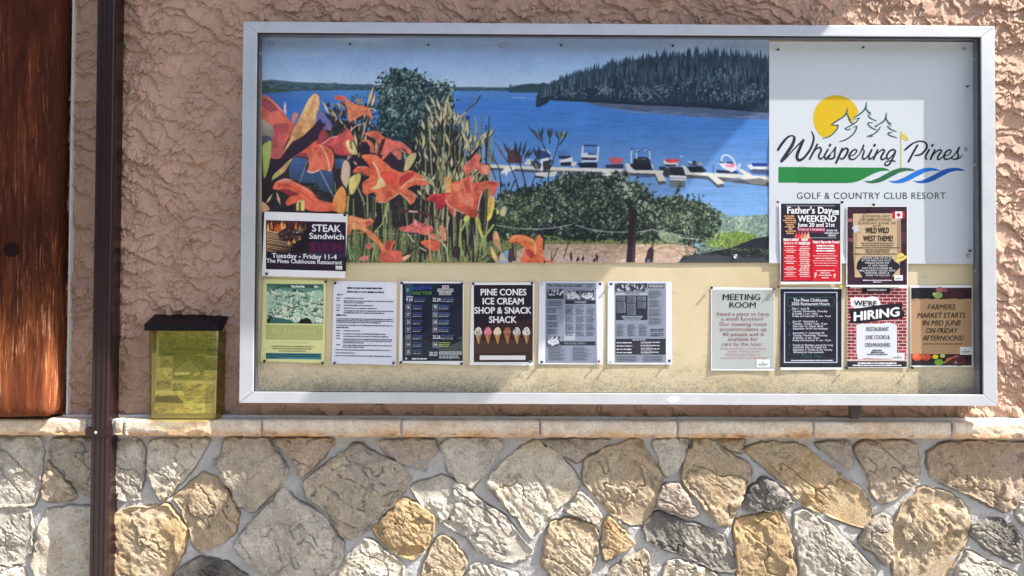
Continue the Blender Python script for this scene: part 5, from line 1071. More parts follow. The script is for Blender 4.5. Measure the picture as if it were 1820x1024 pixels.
    S([(880,800),(930,740),(980,820),(960,860),(900,850)], (206, 190, 160)); S([(1020,860),(1030,700),(1080,680),(1090,860)], (84, 50, 44)); S([(0,360),(40,330),(90,380),(110,520),(80,570),(30,480)], (236, 150, 110))
    C.tf = None
    # softness, dot grain, muted inks and a slight haze put into the colours
    a = C.a; bl = a.copy()
    for ax_ in (0, 1): bl = (np.roll(bl, 1, ax_) + bl * 2 + np.roll(bl, -1, ax_)) / 4
    a[:] = bl * .75 + a * .25
    lum = 1 + .09 * fbm(X * .22, Y * .22, 3, 2)[..., None] + .10 * fbm(X * .03, Y * .03, 3, 8)[..., None]
    org_ = np.clip((a[..., :1] - a[..., 2:] - .22) * 5, 0, 1); veg = np.clip((np.maximum(a[..., :1], a[..., 1:2]) * 1.12 - a[..., 2:]) * 9, 0, 1) * (1 - org_) * np.clip((.52 - a.mean(-1, keepdims=True)) * 6, 0, 1)
    fold = fbm(X * .085 + Y * .03, Y * .05 - X * .03, 4, 31)[..., None]; lum = lum * (1 + org_ * (.06 + .62 * fold + .28 * fbm(X * .35, Y * .35, 3, 12)[..., None])) * (1 + veg * .8 * fbm(X * .42, Y * .42, 3, 14)[..., None])
    a[:] = np.clip(a * lum, 0, 1); g = a.mean(-1, keepdims=True); a[:] = np.clip((g + (a - g) * .92) * .95 + .03, 0, 1)
    img = C.down(); return img

def sheet(name, img, px0, py0, px1, py1, Y, waves, mat, parent_cols=True):
    h, w = img.shape[:2]
    X, Yp = np.meshgrid(np.linspace(px0, px1, w), np.linspace(py0, py1, h))
    P = W(X, Yp, Y - waves(X, Yp))
    return P, ink(img * 255)
def banner_waves(X, Y):
    d = (Y - 66) / 400
    return .0009 * np.sin(X * .03 + Y * .045) * np.exp(-d * 2.2) + .0014 * fbm(X * .012, Y * .01, 3, 3) + .0015 * np.sin((X + .8 * Y) * .05 + 1.5 * fbm(X * .006, Y * .006, 2, 5)) * sstep(.02, .3, d) * sstep(.9, .3, d) + .0005
def grommet(parent, px, py, Y, o, cc):
    P = W(px, py, Y)
    MB().lathe([(.0068, 0), (.0070, .0008), (.0056, .0014), (.0040, .0008), (.0036, .0002)], P, (0, -1, 0), 18).build('grommet', MAT['steel'], parent, o, smooth=True)
def lake_banner():
    img = lake_picture()
    P, c = sheet('b', img, 465.5, 67, 1368, 467, Y_BANNER, banner_waves, None)
    o = tuple(P.reshape(-1, 3).mean(0))
    t = link('lake_banner', grid('lake_banner', P[:, ::-1], c[:, ::-1], o), MAT['banner'], None, o)
    tag(t, 'wide vinyl banner printed with a blue lake, docks, forest and orange lilies', 'banner')
    for px, py in ((484, 78), (892, 83), (1309, 84), (1307, 456)): grommet(t, px, py, Y_BANNER - .0025, o, None)
lake_banner()

def ribbon(p, pts, c, cyc=True):
    """brush stroke: (x, y, width) points smoothed; each step lies a hair in front of the last so crossings never coincide"""
    A = np.array(pts, float); n = len(A); out = []
    for i in range(n - 1):
        p0, p1, p2, p3 = A[max(i - 1, 0)], A[i], A[i + 1], A[min(i + 2, n - 1)]
        for t in np.arange(0, 1, .17): out.append(.5 * (2 * p1 + (p2 - p0) * t + (2 * p0 - 5 * p1 + 4 * p2 - p3) * t * t + (3 * p1 - p0 - 3 * p2 + p3) * t ** 3))
    out.append(A[-1]); B = np.array(out); T = np.gradient(B[:, :2], axis=0); T /= np.linalg.norm(T, axis=1, keepdims=True) + 1e-9
    N = np.stack([-T[:, 1], T[:, 0]], -1); w = B[:, 2:3] / 2
    L, Rr = B[:, :2] + N * w, B[:, :2] - N * w; V = []; dl = []
    for k in range(len(B)): V += [tuple(L[k]), tuple(Rr[k])]; dl += [k * .06, k * .06]
    Fc = [(2 * k, 2 * k + 1, 2 * k + 3, 2 * k + 2) for k in range(len(B) - 1)]
    for k, sgn in ((0, -1), (len(B) - 1, 1)):               # round caps
        b = len(V); a0 = math.atan2(N[k, 1], N[k, 0])
        arc = [(B[k, 0] + w[k, 0] * math.cos(a0 - sgn * q), B[k, 1] + w[k, 0] * math.sin(a0 - sgn * q)) for q in np.linspace(0, math.pi, 8)]
        V += arc; dl += [k * .06] * 8; Fc.append(tuple(range(b, b + 8)))
    p.raw(V, Fc, c, None, dl)
def sign_waves(X, Y): return .0012 * fbm(X * .011, Y * .013, 3, 11) + .0030 * sstep(445, 470, Y) * (.6 + .4 * np.sin(X * .03)) + .0014 * sstep(105, 72, Y) * np.sin(X * .022 + 1) + .0006
def resort_sign():
    X, Yp = np.meshgrid(np.linspace(1367, 1730, 150), np.linspace(74, 468, 160)); Yp = Yp + (X - 1367) * .003
    P = W(X, Yp, Y_SIGN - sign_waves(X, Yp)); o = tuple(P.reshape(-1, 3).mean(0))
    t = link('resort_sign', grid('resort_sign', P[:, ::-1], np.broadcast_to(ink((208, 214, 220)), X.shape + (3,)).copy(), o), MAT['banner'], None, o)
    tag(t, 'white vinyl sign with a sun, pine trees, waves and a golf and country club logo', 'sign')
    yf = lambda x, y: Y_SIGN - float(sign_waves(np.array(x), np.array(y))) - .00022
    p = Print(yf, lambda x, y: (1375 + x / 6.827, 160 + y / 6.827), eps=.00001)
    # sun disc, cut by the outline of the first two trees
    sunp = [(760 + 281 * math.cos(a), 345 + 281 * math.sin(a)) for a in np.linspace(math.radians(126), math.radians(344), 40)]
    cut = [(1000,320),(960,350),(985,360),(960,395),(930,370),(905,310),(893,230),(875,290),(830,340),(700,412),(705,428),(775,425),(770,460),(720,530),(650,575)]
    p.poly(sunp + cut, (214, 178, 10))
    p.poly([(58,935),(1340,935),(1420,950),(1450,968),(1300,975),(1200,1010),(1090,1050),(1000,1085),(900,1096),(905,1125),(58,1125)] if False else [(58, 935), (400, 935), (400, 1125), (58, 1125)], (30, 128, 62))
    q8 = Print(yf, lambda x, y: (1370 + x / 4.656, 150 + y / 4.656), eps=.00001); q8.lay = 3
    q8.poly([(228,686),(930,689),(965,700),(988,716),(960,714),(910,718),(860,735),(800,764),(760,786),(720,803),(680,813),(630,817),(228,817)], (26, 124, 58))
    for dx, c in ((0, (40, 104, 72)), (205, (26, 112, 204)), (410, (22, 92, 176))):
        top = [(765,796),(790,800),(830,798),(890,775),(950,742),(1010,710),(1060,694),(1110,690),(1150,694),(1180,704),(1201,717)]
        bot = [(1170,716),(1120,716),(1070,728),(1000,764),(940,796),(890,814),(840,820),(800,814)]
        q8.poly([(x + dx, y) for x, y in top + bot], c)
    q8.text('GOLF & COUNTRY CLUB RESORT', 216, 1446, 895, 948, (52, 58, 72), .012, space=1.1)
    t4 = Print(yf, lambda x, y: (1470 + x / 11.378, 170 + y / 11.378), eps=.00001); t4.lay = 8
    g = (36, 84, 76)
    for s in ([(410,240,10),(400,320,30),(370,385,32),(300,450,28),(190,515,30),(85,590,20)], [(85,592,20),(150,600,22),(225,600,28)], [(228,600,24),(205,670,28),(140,755,26),(50,825,24),(-85,872,16)], [(405,370,26),(430,430,30),(470,490,20)], [(440,480,22),(480,540,26),(530,575,16)],
              [(795,132,14),(785,230,36),(745,300,34),(650,380,30),(530,458,16)], [(560,478,14),(655,452,20)], [(655,455,18),(580,540,28),(470,610,26),(358,668,18)], [(358,670,18),(415,692,24),(490,668,12)], [(535,640,16),(605,618,24)], [(605,620,24),(570,720,30),(490,815,28),(380,890,26),(260,930,20)],
              [(798,270,26),(830,325,28),(890,345,14)], [(840,340,26),(890,395,14)], [(830,395,22),(870,450,24),(1000,515,18)], [(920,548,16),(840,552,24),(835,590,24),(900,650,26),(1000,695,20)],
              [(1202,345,12),(1190,440,34),(1150,515,32),(1070,570,26),(965,622,18)], [(965,625,16),(1010,625,18)], [(1075,638,22),(1020,720,28),(920,790,26),(815,822,22)], [(815,824,22),(920,824,18)], [(1198,470,26),(1235,535,28),(1300,570,14)], [(1245,560,22),(1300,618,14)], [(1225,620,22),(1280,675,26),(1400,727,16)], [(1315,745,16),(1240,752,24),(1270,805,26),(1410,852,16)]): ribbon(t4, s, g)
    nv = (40, 40, 60)
    w1 = Print(yf, p.tf, eps=.00001); w1.lay = 12
    for s in ([(52,728,30),(110,640,34),(170,575,26),(225,555,18),(252,585,34),(230,660,40),(170,755,42),(98,862,40)], [(98,862,34),(150,825,18),(250,715,18),(362,605,22)], [(362,608,30),(325,690,36),(285,790,40),(300,850,36),(360,830,30),(430,745,28),(475,650,28),(487,570,24),(460,500,12)],
              [(530,660,24),(490,740,26),(438,838,24)], [(450,810,14),(510,725,16),(562,697,22),(575,740,24),(548,800,24),(570,838,22),(620,795,14)], [(660,722,24),(618,800,24),(640,842,22),(690,795,14)], [(688,662,26),(682,678,28)],
              [(650,815,14),(705,760,16),(755,695,20)], [(750,700,20),(742,770,22),(735,818,24),(690,838,22),(645,820,16)], [(835,712,26),(800,790,28),(758,885,26)], [(815,770,14),(865,710,20),(902,725,26),(880,790,26),(835,838,22),(795,822,14)]): ribbon(w1, s, nv)
    w2 = Print(yf, lambda x, y: (1475 + x / 10.24, 210 + y / 10.24), eps=.00001); w2.lay = 14; nv2 = (24, 26, 42)
    for s in ([(365,690,20),(440,665,22),(490,600,28),(450,572,28),(385,625,36),(352,695,40),(375,745,36),(440,748,26),(520,680,22),(565,610,22)], [(560,625,22),(595,550,30),(615,495,32)], [(600,560,20),(625,610,30),(595,690,34),(610,745,34),(660,725,24),(700,670,18)], [(765,575,34),(710,690,36),(725,748,32),(790,700,18)], [(822,482,38),(808,505,40)],
              [(870,580,34),(830,670,38),(795,748,36)], [(810,710,18),(900,610,24),(975,572,32),(990,610,34),(935,700,36),(945,755,34),(1000,735,24),(1045,680,18)], [(1195,615,34),(1160,572,32),(1085,605,34),(1035,690,36),(1055,748,32),(1120,700,24),(1190,615,26)], [(1195,610,34),(1150,720,34),(1090,830,34),(1040,862,32),(1000,840,28),(1030,795,22),(1110,775,22),(1185,785,26)]): ribbon(w2, s, nv2)
    w3 = Print(yf, lambda x, y: (1590 + x / 12.046, 225 + y / 12.046), eps=.00001); w3.lay = 12
    for s in ([(225,500,40),(300,430,46),(400,358,36),(510,318,32),(610,322,36),(680,370,44),(690,450,44),(630,540,42),(540,605,40),(435,620,28)], [(492,400,42),(410,540,46),(340,670,46),(300,752,44)], [(742,495,40),(672,620,42),(668,690,36),(700,695,24)], [(818,392,46),(798,418,46)],
              [(865,500,38),(815,600,44),(768,702,42)], [(785,660,22),(880,550,28),(975,498,38),(1000,540,38),(935,630,40),(920,695,38),(960,705,32),(1040,640,22)], [(1065,635,24),(1160,600,26),(1210,530,34),(1165,500,34),(1090,560,42),(1055,650,44),(1095,702,38),(1170,690,28),(1250,630,22)],
              [(1215,680,22),(1300,580,26),(1388,448,36)], [(1385,460,34),(1350,550,38),(1365,640,40),(1320,700,36),(1220,690,24)], [(1330,700,26),(1400,670,24),(1455,608,18)]): ribbon(w3, s, nv2)
    w3.lay = 30; w3.rect(124, 110, 154, 880, (206, 194, 134)); w3.poly([(124,108),(150,120),(200,165),(270,215),(303,285),(270,305),(210,275),(154,262),(124,270)], (206, 188, 84))
    # one lettering part from all strokes
    V = np.concatenate([k.world() for k in (p, q8, t4, w1, w2, w3)]); Fc = []; Cc = []; b = 0
    for k in (p, q8, t4, w1, w2, w3): Fc += [[i + b for i in f] for f in k.F]; Cc += k.C; b += len(k.V)
    link('logo', pydata('logo', V, Fc, np.array(Cc), o), MAT['print'], t, o)
    for px, py in ((1713, 87), (1720, 455), (1717, 265)): grommet(t, px, py, Y_SIGN - .003, o, None)
resort_sign()

# ------------------------------------------------------------------ flyers
INK, WHT = (22, 20, 30), (236, 236, 242)
def flyer(name, cat, label, quad, crop, draw, paper=(238, 239, 244), Y=None, lift=.0012, pics=None, slope=0.0):
    (ox, oy), sc = crop
    Y = Y or (-.0515 if quad[0][1] > 490 else Y_PAPER); q = np.array(quad, float); cx, cy = q.mean(0); hh = (q[2, 1] - q[0, 1])
    rr = random.Random(int(cx * 3)); sx = (rr.random() - .5) * .002; rr2 = rr.random(); CURL = .0030 * rr.random()
    yf = lambda x, y: Y - lift * (y - q[0, 1]) / hh - sx * (x - cx) / 120 - .0006 - CURL * (max(0., (y - q[0, 1]) / hh) ** 3) * abs((x - cx) / 56) ** 2 - .6 * CURL * max(0., 1 - (y - q[0, 1]) / hh) ** 3 * max(0., (x - cx) / 56) ** 2 * rr2     # bottom edge hangs a little off the board
    c = [W(p[0], p[1], yf(p[0], p[1])) for p in quad]
    o = tuple(np.mean(c, 0))
    nx, nz = 9, 9; u, v = np.meshgrid(np.linspace(0, 1, nx), np.linspace(0, 1, nz))
    PX = (q[0, 0] * (1 - u) + q[1, 0] * u) * (1 - v) + (q[3, 0] * (1 - u) + q[2, 0] * u) * v
    PY = (q[0, 1] * (1 - u) + q[1, 1] * u) * (1 - v) + (q[3, 1] * (1 - u) + q[2, 1] * u) * v
    Yf = np.vectorize(yf)(PX, PY)
    g1 = grid('p', W(PX, PY, Yf)[:, ::-1], np.tile(ink(paper), (nx * nz, 1))); g2 = grid('p', W(PX, PY, Yf + .0003), np.tile(ink(paper), (nx * nz, 1)))
    t = link(name, join_meshes(name, [g1, g2], o), MAT['paper'], None, o); tag(t, label, cat, 'papers pinned up in the notice case')
    base = Print(yf, lambda x, y: (ox + x / sc, oy + y / sc), slope); base.lay = 3
    let = Print(yf, base.tf, slope); let.lay = 30
    draw(base, let)
    if base.F: base.build('printed_panel', MAT['print'], t, o)
    if let.F: let.build('lettering', MAT['print'], t, o)
    for (box, img, n) in (pics or []):
        h, w = img.shape[:2]; x0, y0, x1, y1 = box
        X, Yp = np.meshgrid(np.linspace(x0, x1, w), np.linspace(y0, y1, h)); Yp = Yp + slope * X
        X, Yp = ox + X / sc, oy + Yp / sc
        Yq = np.vectorize(yf)(X, Yp) - .00004 * n
        link('picture', grid('picture', W(X, Yp, Yq)[:, ::-1], ink(img[:, ::-1] * 255), o), MAT['print'], t, o)
    return t
def logo_chip(p, x0, y0, x1, y1):
    p.rect(x0, y0, x1, y1, (232, 234, 232)); h = y1 - y0; w = x1 - x0
    p.greek(x0 + w * .12, x1 - w * .15, y0 + h * .62, h * .13, (110, 120, 120), 3, lay=p.lay + .5)
    p.poly([(x0 + w * .3, y0 + h * .5), (x0 + w * .45, y0 + h * .22), (x0 + w * .62, y0 + h * .5)], (190, 196, 190)); p.rect(x0 + w * .12, y0 + h * .74, x1 - w * .3, y0 + h * .82, (150, 175, 155))

def f_steak():
    h, w = 70, 84; C = Canvas(w * 2, h * 2, 1.0, 0, 0); r = random.Random(4); C.a[:] = np.array((26, 16, 26)) / 255
    C.grad(0, 0, 168, 66, (86, 40, 42), (60, 30, 34))
    for k in range(26):                                   # flames
        x = 4 + r.random() * 160; y = 30 + r.random() * 40; hh = 14 + 26 * r.random()
        C.poly([(x - 5, y + 8), (x - 2, y - hh * .4), (x + 3, y - hh), (x + 5, y - hh * .3), (x + 7, y + 8)], r.choice([(232, 130, 60), (214, 92, 44), (246, 190, 110), (180, 70, 40)]))
    for k in range(13):                                   # grill bars
        y = 46 + k * 7.2; C.poly([(0, y), (118 - k * 2, y + 16), (118 - k * 2, y + 19), (0, y + 3.6)], r.choice([(222, 180, 120), (190, 120, 70), (236, 206, 160)]))
        C.poly([(0, y + 3.6), (118, y + 19), (118, y + 22), (0, y + 7)], (36, 20, 24))
    C.poly([(44, 62), (60, 40), (86, 32), (118, 34), (142, 46), (148, 66), (130, 84), (96, 92), (62, 86)], (50, 28, 30))
    for k in range(120):
        x, y = 50 + r.random() * 92, 38 + r.random() * 48
        C.ell(x, y, 2 + 3 * r.random(), 1 + 2 * r.random(), r.choice([(92, 62, 62), (38, 20, 22), (140, 108, 100), (70, 40, 40)]), r.random() * 3)
    C.poly([(118, 50), (166, 26), (167, 31), (122, 55)], (206, 176, 140)); C.poly([(112, 34), (150, 52), (149, 55), (110, 38)], (120, 96, 90))
    for x, y in ((128, 76), (84, 98), (106, 90)): C.poly([(x, y + 8), (x + 5, y - 12), (x + 12, y + 8)], (240, 170, 80))
    C.fadex(120, 168, (26, 16, 32)); img = C.down()
    def d(b, l):
        b.rect(155, 210, 1125, 822 - 16, (38, 22, 48))
        b.rect(650, 458, 1120, 600, (58, 26, 60)); b.rect(560, 596, 1120, 640, (56, 46, 70))
        l.text('STEAK', 715, 1060, 268 - 20, 352 - 20, WHT, .035); l.text('Sandwich', 682, 1100, 372 - 20, 440 - 20, WHT, .03)
        l.text('$15.99', 690, 1080, 492 - 22, 585 - 24, (96, 24, 66), .03)
        l.text('Tuesday - Friday 11-4', 228, 1012, 622 - 14, 680 - 16, WHT, .03); l.text('The Pines Clubhouse Restaurant', 162, 1078, 690 - 14, 740 - 16, WHT, .028)
        logo_chip(b, 1000, 762 - 20, 1080, 806 - 20)
    flyer('flyer', 'flyer', 'steak sandwich flyer with a flaming grill picture on dark purple', [(469.8, 376.1), (618.2, 380.8), (613.3, 494.5), (465.4, 490.4)], ((450, 360), 6.826), d, Y=Y_PAPER - .004, pics=[((162, 214, 668, 590), img, 30)], slope=.026)

def f_firewood():
    w, h = 101, 70; C = Canvas(w * 2, h * 2, 1.0, 0, 0); r = random.Random(9); C.a[:] = np.array((120, 160, 138)) / 255
    C.grad(0, 0, 202, 30, (60, 96, 84), (120, 160, 138))
    for k in range(9): C.poly([(40 + k * 16, 6), (54 + k * 16, 8), (54 + k * 16, 14), (40 + k * 16, 12)], r.choice([(216, 230, 206), (40, 70, 62)]))
    C.poly([(0, 40), (40, 6), (52, 10), (0, 62)], (64, 92, 84)); C.poly([(92, 18), (128, 26), (150, 50), (160, 96), (140, 96), (128, 60), (96, 40)], (34, 58, 52))
    for k in range(420):
        x, y = r.random() * 202, 30 + r.random() * 104
        a = r.random() * 3.1; L = 4 + 10 * r.random(); B = 2 + 5 * r.random()
        c = r.choice([(226, 236, 208), (196, 216, 188), (160, 192, 166), (236, 240, 214), (118, 150, 128), (208, 224, 196)])
        C.poly([(x - L * math.cos(a), y - L * math.sin(a)), (x + B * math.sin(a), y - B * math.cos(a)), (x + L * math.cos(a), y + L * math.sin(a)), (x - B * math.sin(a), y + B * math.cos(a))], c)
    for x, y, a, b in ((20, 66, 30, 26), (64, 52, 26, 22), (118, 60, 24, 26), (182, 50, 22, 26), (42, 30, 20, 10)):
        C.poly([(x - a, y + b), (x - a * .6, y - b), (x + a * .5, y - b * 1.1), (x + a, y + b * .8)], r.choice([(168, 200, 176), (150, 186, 162), (184, 212, 186)]))
    for k in range(30):                                   # split logs
        x, y = r.random() * 202, 34 + r.random() * 84; a = r.gauss(.6, .8); L = 11 + 10 * r.random(); B = 6 + 6 * r.random(); ca, sa = math.cos(a), math.sin(a)
        q = [(x - L * ca, y - L * sa), (x + B * sa, y - B * ca), (x + L * ca, y + L * sa), (x - B * .6 * sa, y + B * .6 * ca)]
        C.poly([(u + 2.5, v + 3.5) for u, v in q], (24, 42, 38)); C.poly(q, r.choice([(232, 240, 214), (206, 226, 196), (176, 206, 180), (240, 244, 220)]), (150, 182, 158), (ca, sa), noise=.2)
    for k in range(200):
        x, y = r.random() * 202, 60 + r.random() * 76; a = r.random() * 3
        C.ell(x, y, 1 + 2.4 * r.random(), .8 + 1.4 * r.random(), r.choice([(26, 44, 38), (50, 74, 62), (232, 238, 212), (232, 238, 212), (40, 60, 52)]), a)
    C.poly([(112, 140), (120, 126), (140, 118), (156, 124), (162, 140)], (14, 22, 24)); C.poly([(0, 140), (0, 122), (20, 116), (90, 128), (96, 140)], (60, 104, 96)); C.poly([(0, 134), (14, 112), (20, 114), (8, 140)], (18, 34, 30))
    img = C.down()
    def d(b, l):
        b.rect(165, 495, 685, 632, (186, 190, 122)); b.rect(165, 752, 672, 806, (52, 128, 142))
        l.text('BC Firewood', 222, 612, 522, 572, (208, 212, 152), .008); l.greek(195, 640, 604, 10, (198, 203, 140), 2)
        for y, a, c in ((655, 300, 560), (692, 215, 600), (712, 225, 590), (733, 285, 530)): l.greek(a, c, y, 8 if y > 660 else 5, (120, 116, 84) if y > 660 else (196, 196, 140), int(y))
        for y, e in ((764, 668), (780, 655), (796, 290)): l.greek(172, e, y, 8, (18, 58, 78), int(y))
    flyer('flyer', 'flyer', 'pale yellow firewood flyer with a green log pile picture', [(468.3, 495.6), (579.6, 498.5), (576.7, 646), (463.4, 642)], ((440, 480), 5.121), d, (226, 226, 158), pics=[((175, 122, 690, 482), img, 20)], slope=.012)

def f_notice():
    def d(b, l):
        k = (70, 72, 92)
        l.greek(905, 1240, 150, 12, (40, 42, 60), 1); l.greek(905, 1240, 185, 12, (40, 42, 60), 2); l.greek(812, 868, 212, 11, (40, 42, 60), 3)
        rows = [(243,875,1055),(268,875,1325),(284,875,1055),(308,875,1155),(334,875,1185),(358,875,1325),(376,875,1255),(432,806,1325),(448,806,1325),(464,806,1210),(490,806,1320),(540,875,1035),(568,872,1270),(590,872,1280),(616,870,1315),(632,870,1315),(648,870,1055),(672,868,1318),(688,868,1065),(714,800,1310),(742,800,980),(768,800,1312)]
        for y, a, e in rows: l.greek(a, e, y, 8, k, y, gap=.1)
        for y in (243, 266, 308, 332, 354, 540, 564, 586, 610, 668): l.greek(808, 846, y, 8, k, y)
        for y, e in ((398, 900), (510, 925)): l.greek(806, e, y, 11, (50, 52, 70), y)
        b.rect(1262, 112, 1352, 248, (236, 237, 244))
    flyer('notice', 'notice', 'white letter of small typed lines without any picture', [(593.3, 499), (705.6, 501.5), (703.6, 649), (589.4, 646)], ((440, 480), 5.121), d, (226, 228, 240), slope=.015)

def f_golf():
    def d(b, l):
        b.rect(78, 122, 628, 828, (22, 28, 50)); b.poly([(350, 480), (628, 350), (628, 828), (78, 828), (78, 620), (300, 560)], (30, 36, 58)); b.poly([(360, 690), (628, 600), (628, 740), (430, 745)], (74, 78, 84)); b.poly([(100, 124), (175, 124), (150, 360), (120, 330)], (52, 74, 96)); b.poly([(260, 620), (420, 570), (628, 640), (500, 690), (330, 660)], (16, 20, 36))
        b.rect(440, 140, 500, 168, (230, 228, 232)); b.rect(398, 170, 540, 198, (230, 228, 232)); b.rect(412, 200, 522, 228, (230, 228, 232)); 
        l.text('2026', 446, 494, 146, 164, (150, 40, 50), .03); l.text('TOURNAMENT', 402, 536, 175, 194, INK, .03); l.text('SCHEDULE', 416, 518, 205, 224, INK, .03)
        l.text('ALBERTA', 172, 345, 145, 178, (36, 84, 178), .03); l.text('GOLF TOUR', 172, 345, 195, 222, (90, 160, 60), .03); b.ell(125, 182, 12, 18, (92, 160, 150))
        for k, s in enumerate(('9.10', '16', '17', '23', '27', '13', '14', '25')):
            y = 240 + k * 68; 
            if k: b.frame(106, y + 4, 156, y + 58, 4, (150, 155, 170))
            else: b.rect(114, y, 176, y + 8, (200, 204, 214))
            l.text(s, 112 if not k else 120, 170 if not k else 142, y + 16, y + 44, (226, 228, 236), .03)
            for q, c in ((14, (56, 84, 150)), (30, (90, 100, 150)), (46, (150, 158, 180))): l.greek(172 if k else 185, 265 - (q // 3) if k else 300 - q // 2, y + q, 8, c, k * 7 + q)
        for k, s in enumerate(('22.24', '9', '12', '18', '19', '25.26', '14')):
            y = 240 + k * 68; wd = len(s) > 3
            if not wd: b.frame(352, y + 4, 402, y + 58, 4, (150, 155, 170))
            l.text(s, 354 if wd else 364, 424 if wd else 390, y + 14, y + 46, (226, 228, 236), .03)
            for q, c in ((14, (70, 100, 160)), (30, (120, 126, 160)), (46, (170, 176, 190))): l.greek(432 if wd else 410, 520 - q // 2 + (40 if wd else 0), y + q, 8, c if k < 6 else (190, 200, 110), k * 11 + q)
        l.text('20.23', 322, 395, 745, 780, (226, 228, 236), .03); b.rect(412, 742, 616, 770, (196, 208, 210)); l.text('TOUR CHAMPIONSHIP', 418, 610, 748, 765, (40, 60, 70), .03)
        l.greek(412, 590, 784, 9, (196, 200, 206), 5); l.greek(412, 596, 800, 9, (196, 200, 206), 6); b.ell(112, 806, 9, 9, (210, 214, 220)); l.greek(165, 300, 808, 12, (226, 228, 236), 8, gap=0)
    flyer('flyer', 'flyer', 'navy golf tournament schedule with two columns of dates', [(711.7, 499.5), (825, 501), (823, 649), (708.8, 645)], ((700, 480), 5.121), d)

def f_cones():
    def d(b, l):
        b.rect(728, 136, 1265, 838, (34, 22, 38)); b.poly([(728, 520), (1265, 440), (1265, 838), (728, 838)], (58, 32, 36)); b.poly([(728, 640), (1265, 610), (1265, 740), (728, 760)], (74, 44, 42))
        for s, x0, x1, y in (('PINE CONES', 792, 1205, 230), ('ICE CREAM', 810, 1180, 312), ('SHOP & SNACK', 735, 1250, 396), ('SHACK', 868, 1115, 480)): l.text(s, x0, x1, y - 57, y, (244, 242, 246), .04)
        for k, (x, c1, c2, c3) in enumerate(((768, (232, 222, 212), (60, 40, 40), (200, 150, 100)), (855, (226, 130, 140), (238, 160, 160), (196, 128, 90)), (942, (236, 222, 190), (226, 206, 160), (206, 150, 96)), (1032, (166, 104, 84), (196, 140, 110), (190, 130, 90)), (1118, (216, 204, 192), (70, 50, 46), (206, 156, 108)), (1206, (236, 228, 220), (80, 60, 60), (200, 146, 100)))):
            b.poly([(x - 28, 585), (x + 30, 585), (x + 10, 665), (x + 3, 675)], c3); b.poly([(x + 6, 585), (x + 30, 585), (x + 6, 670)], tuple(int(q * .78) for q in c3))
            b.ell(x, 566, 36, 30, c1); b.ell(x + 2, 545, 26, 24, c1); b.ell(x + 4, 530, 12, 12, c1)
            r = random.Random(k)
            for q in range(6): b.ell(x - 22 + 44 * r.random(), 535 + 42 * r.random(), 8, 4, c2, rot=r.random() * 3)
            b.rect(x - 34, 586, x + 34, 592, tuple(int(q * .7) for q in c1))
        b.rect(782, 778, 1198, 818, (238, 238, 238)); l.text('LOCATED BY PRACTICE GREEN', 792, 1188, 788, 808, INK, .03)
    flyer('flyer', 'flyer', 'ice cream shop flyer with a row of six cones on dark brown', [(837.7, 502), (950, 502), (948, 650), (834.7, 649)], ((700, 480), 5.121), d)

def menu_pic(w, h, seed, kind):
    C = Canvas(w * 2, h * 2, 1.0, 0, 0); r = random.Random(seed); C.a[:] = np.array((52, 56, 70)) / 255
    for k in range(60):
        x, y = r.random() * w * 2, r.random() * h * 2
        C.ell(x, y, 2 + 7 * r.random(), 1 + 3 * r.random(), r.choice([(206, 208, 216), (30, 32, 46), (140, 144, 156), (86, 90, 104)]), r.random() * 3)
    if kind: C.ell(w, h * 1.1, w * .8, h * .6, (216, 218, 224)); C.ell(w, h, w * .55, h * .4, (70, 74, 88)); [C.ell(w * .6 + r.random() * w * .8, h * .7 + r.random() * h * .6, 6, 2, (200, 204, 210), r.random() * 3) for _ in range(14)]
    return C.down()
def f_menu1():
    g = (140, 147, 166); k = (74, 80, 98)
    def d(b, l):
        b.poly([(150, 115), (612, 118), (622, 848), (150, 845)], g)
        l.text('The Pines on the Lake', 166, 480, 124, 152, (40, 44, 60), .02); l.greek(520, 590, 134, 8, k, 1); l.greek(532, 572, 154, 8, k, 2)
        b.rect(165, 232, 316, 264, (40, 44, 58)); b.rect(330, 276, 606, 310, (44, 48, 64)); l.text('FOODS FAVOURITES', 415, 522, 284, 302, (170, 176, 190), .03)
        b.rect(284, 650, 606, 686, (40, 44, 58)); l.text('FEATURED MENU', 322, 515, 660, 676, (140, 146, 162), .03)
        b.rect(320, 312, 325, 640, (176, 184, 198)); b.rect(412, 312, 416, 600, (168, 176, 190)); b.rect(508, 312, 512, 600, (168, 176, 190)); b.rect(320, 580, 420, 640, (176, 184, 196))
        for y in range(282, 600, 13):
            if (y // 13) % 5: l.greek(166, 250 + (y * 37) % 60, y, 6, k if y % 3 else (60, 66, 84), y, gap=.05)
        for x0 in (332, 428, 524):
            for y in range(330, 600, 12):
                if (y // 12 + x0) % 6: l.greek(x0, x0 + 55 + (y * 31 + x0) % 28, y, 6, k, y + x0, gap=.05)
        for y in range(700, 830, 13):
            l.greek(182, 290 + (y * 17) % 60, y, 6, k, y); l.greek(400, 500 + (y * 29) % 70, y, 6, k, y + 1)
    flyer('menu', 'menu', 'grey lake restaurant menu with three small food pictures across the top', [(958.5, 500.5), (1072.8, 500.5), (1071.8, 648), (956.6, 647.5)], ((940, 480), 5.121), d, (226, 228, 242),
          pics=[((165, 172, 316, 232), menu_pic(30, 12, 1, 0), 40), ((334, 186, 462, 272), menu_pic(26, 17, 2, 1), 40), ((470, 186, 594, 272), menu_pic(25, 17, 3, 1), 40), ((166, 606, 284, 690), menu_pic(24, 17, 4, 1), 40)])
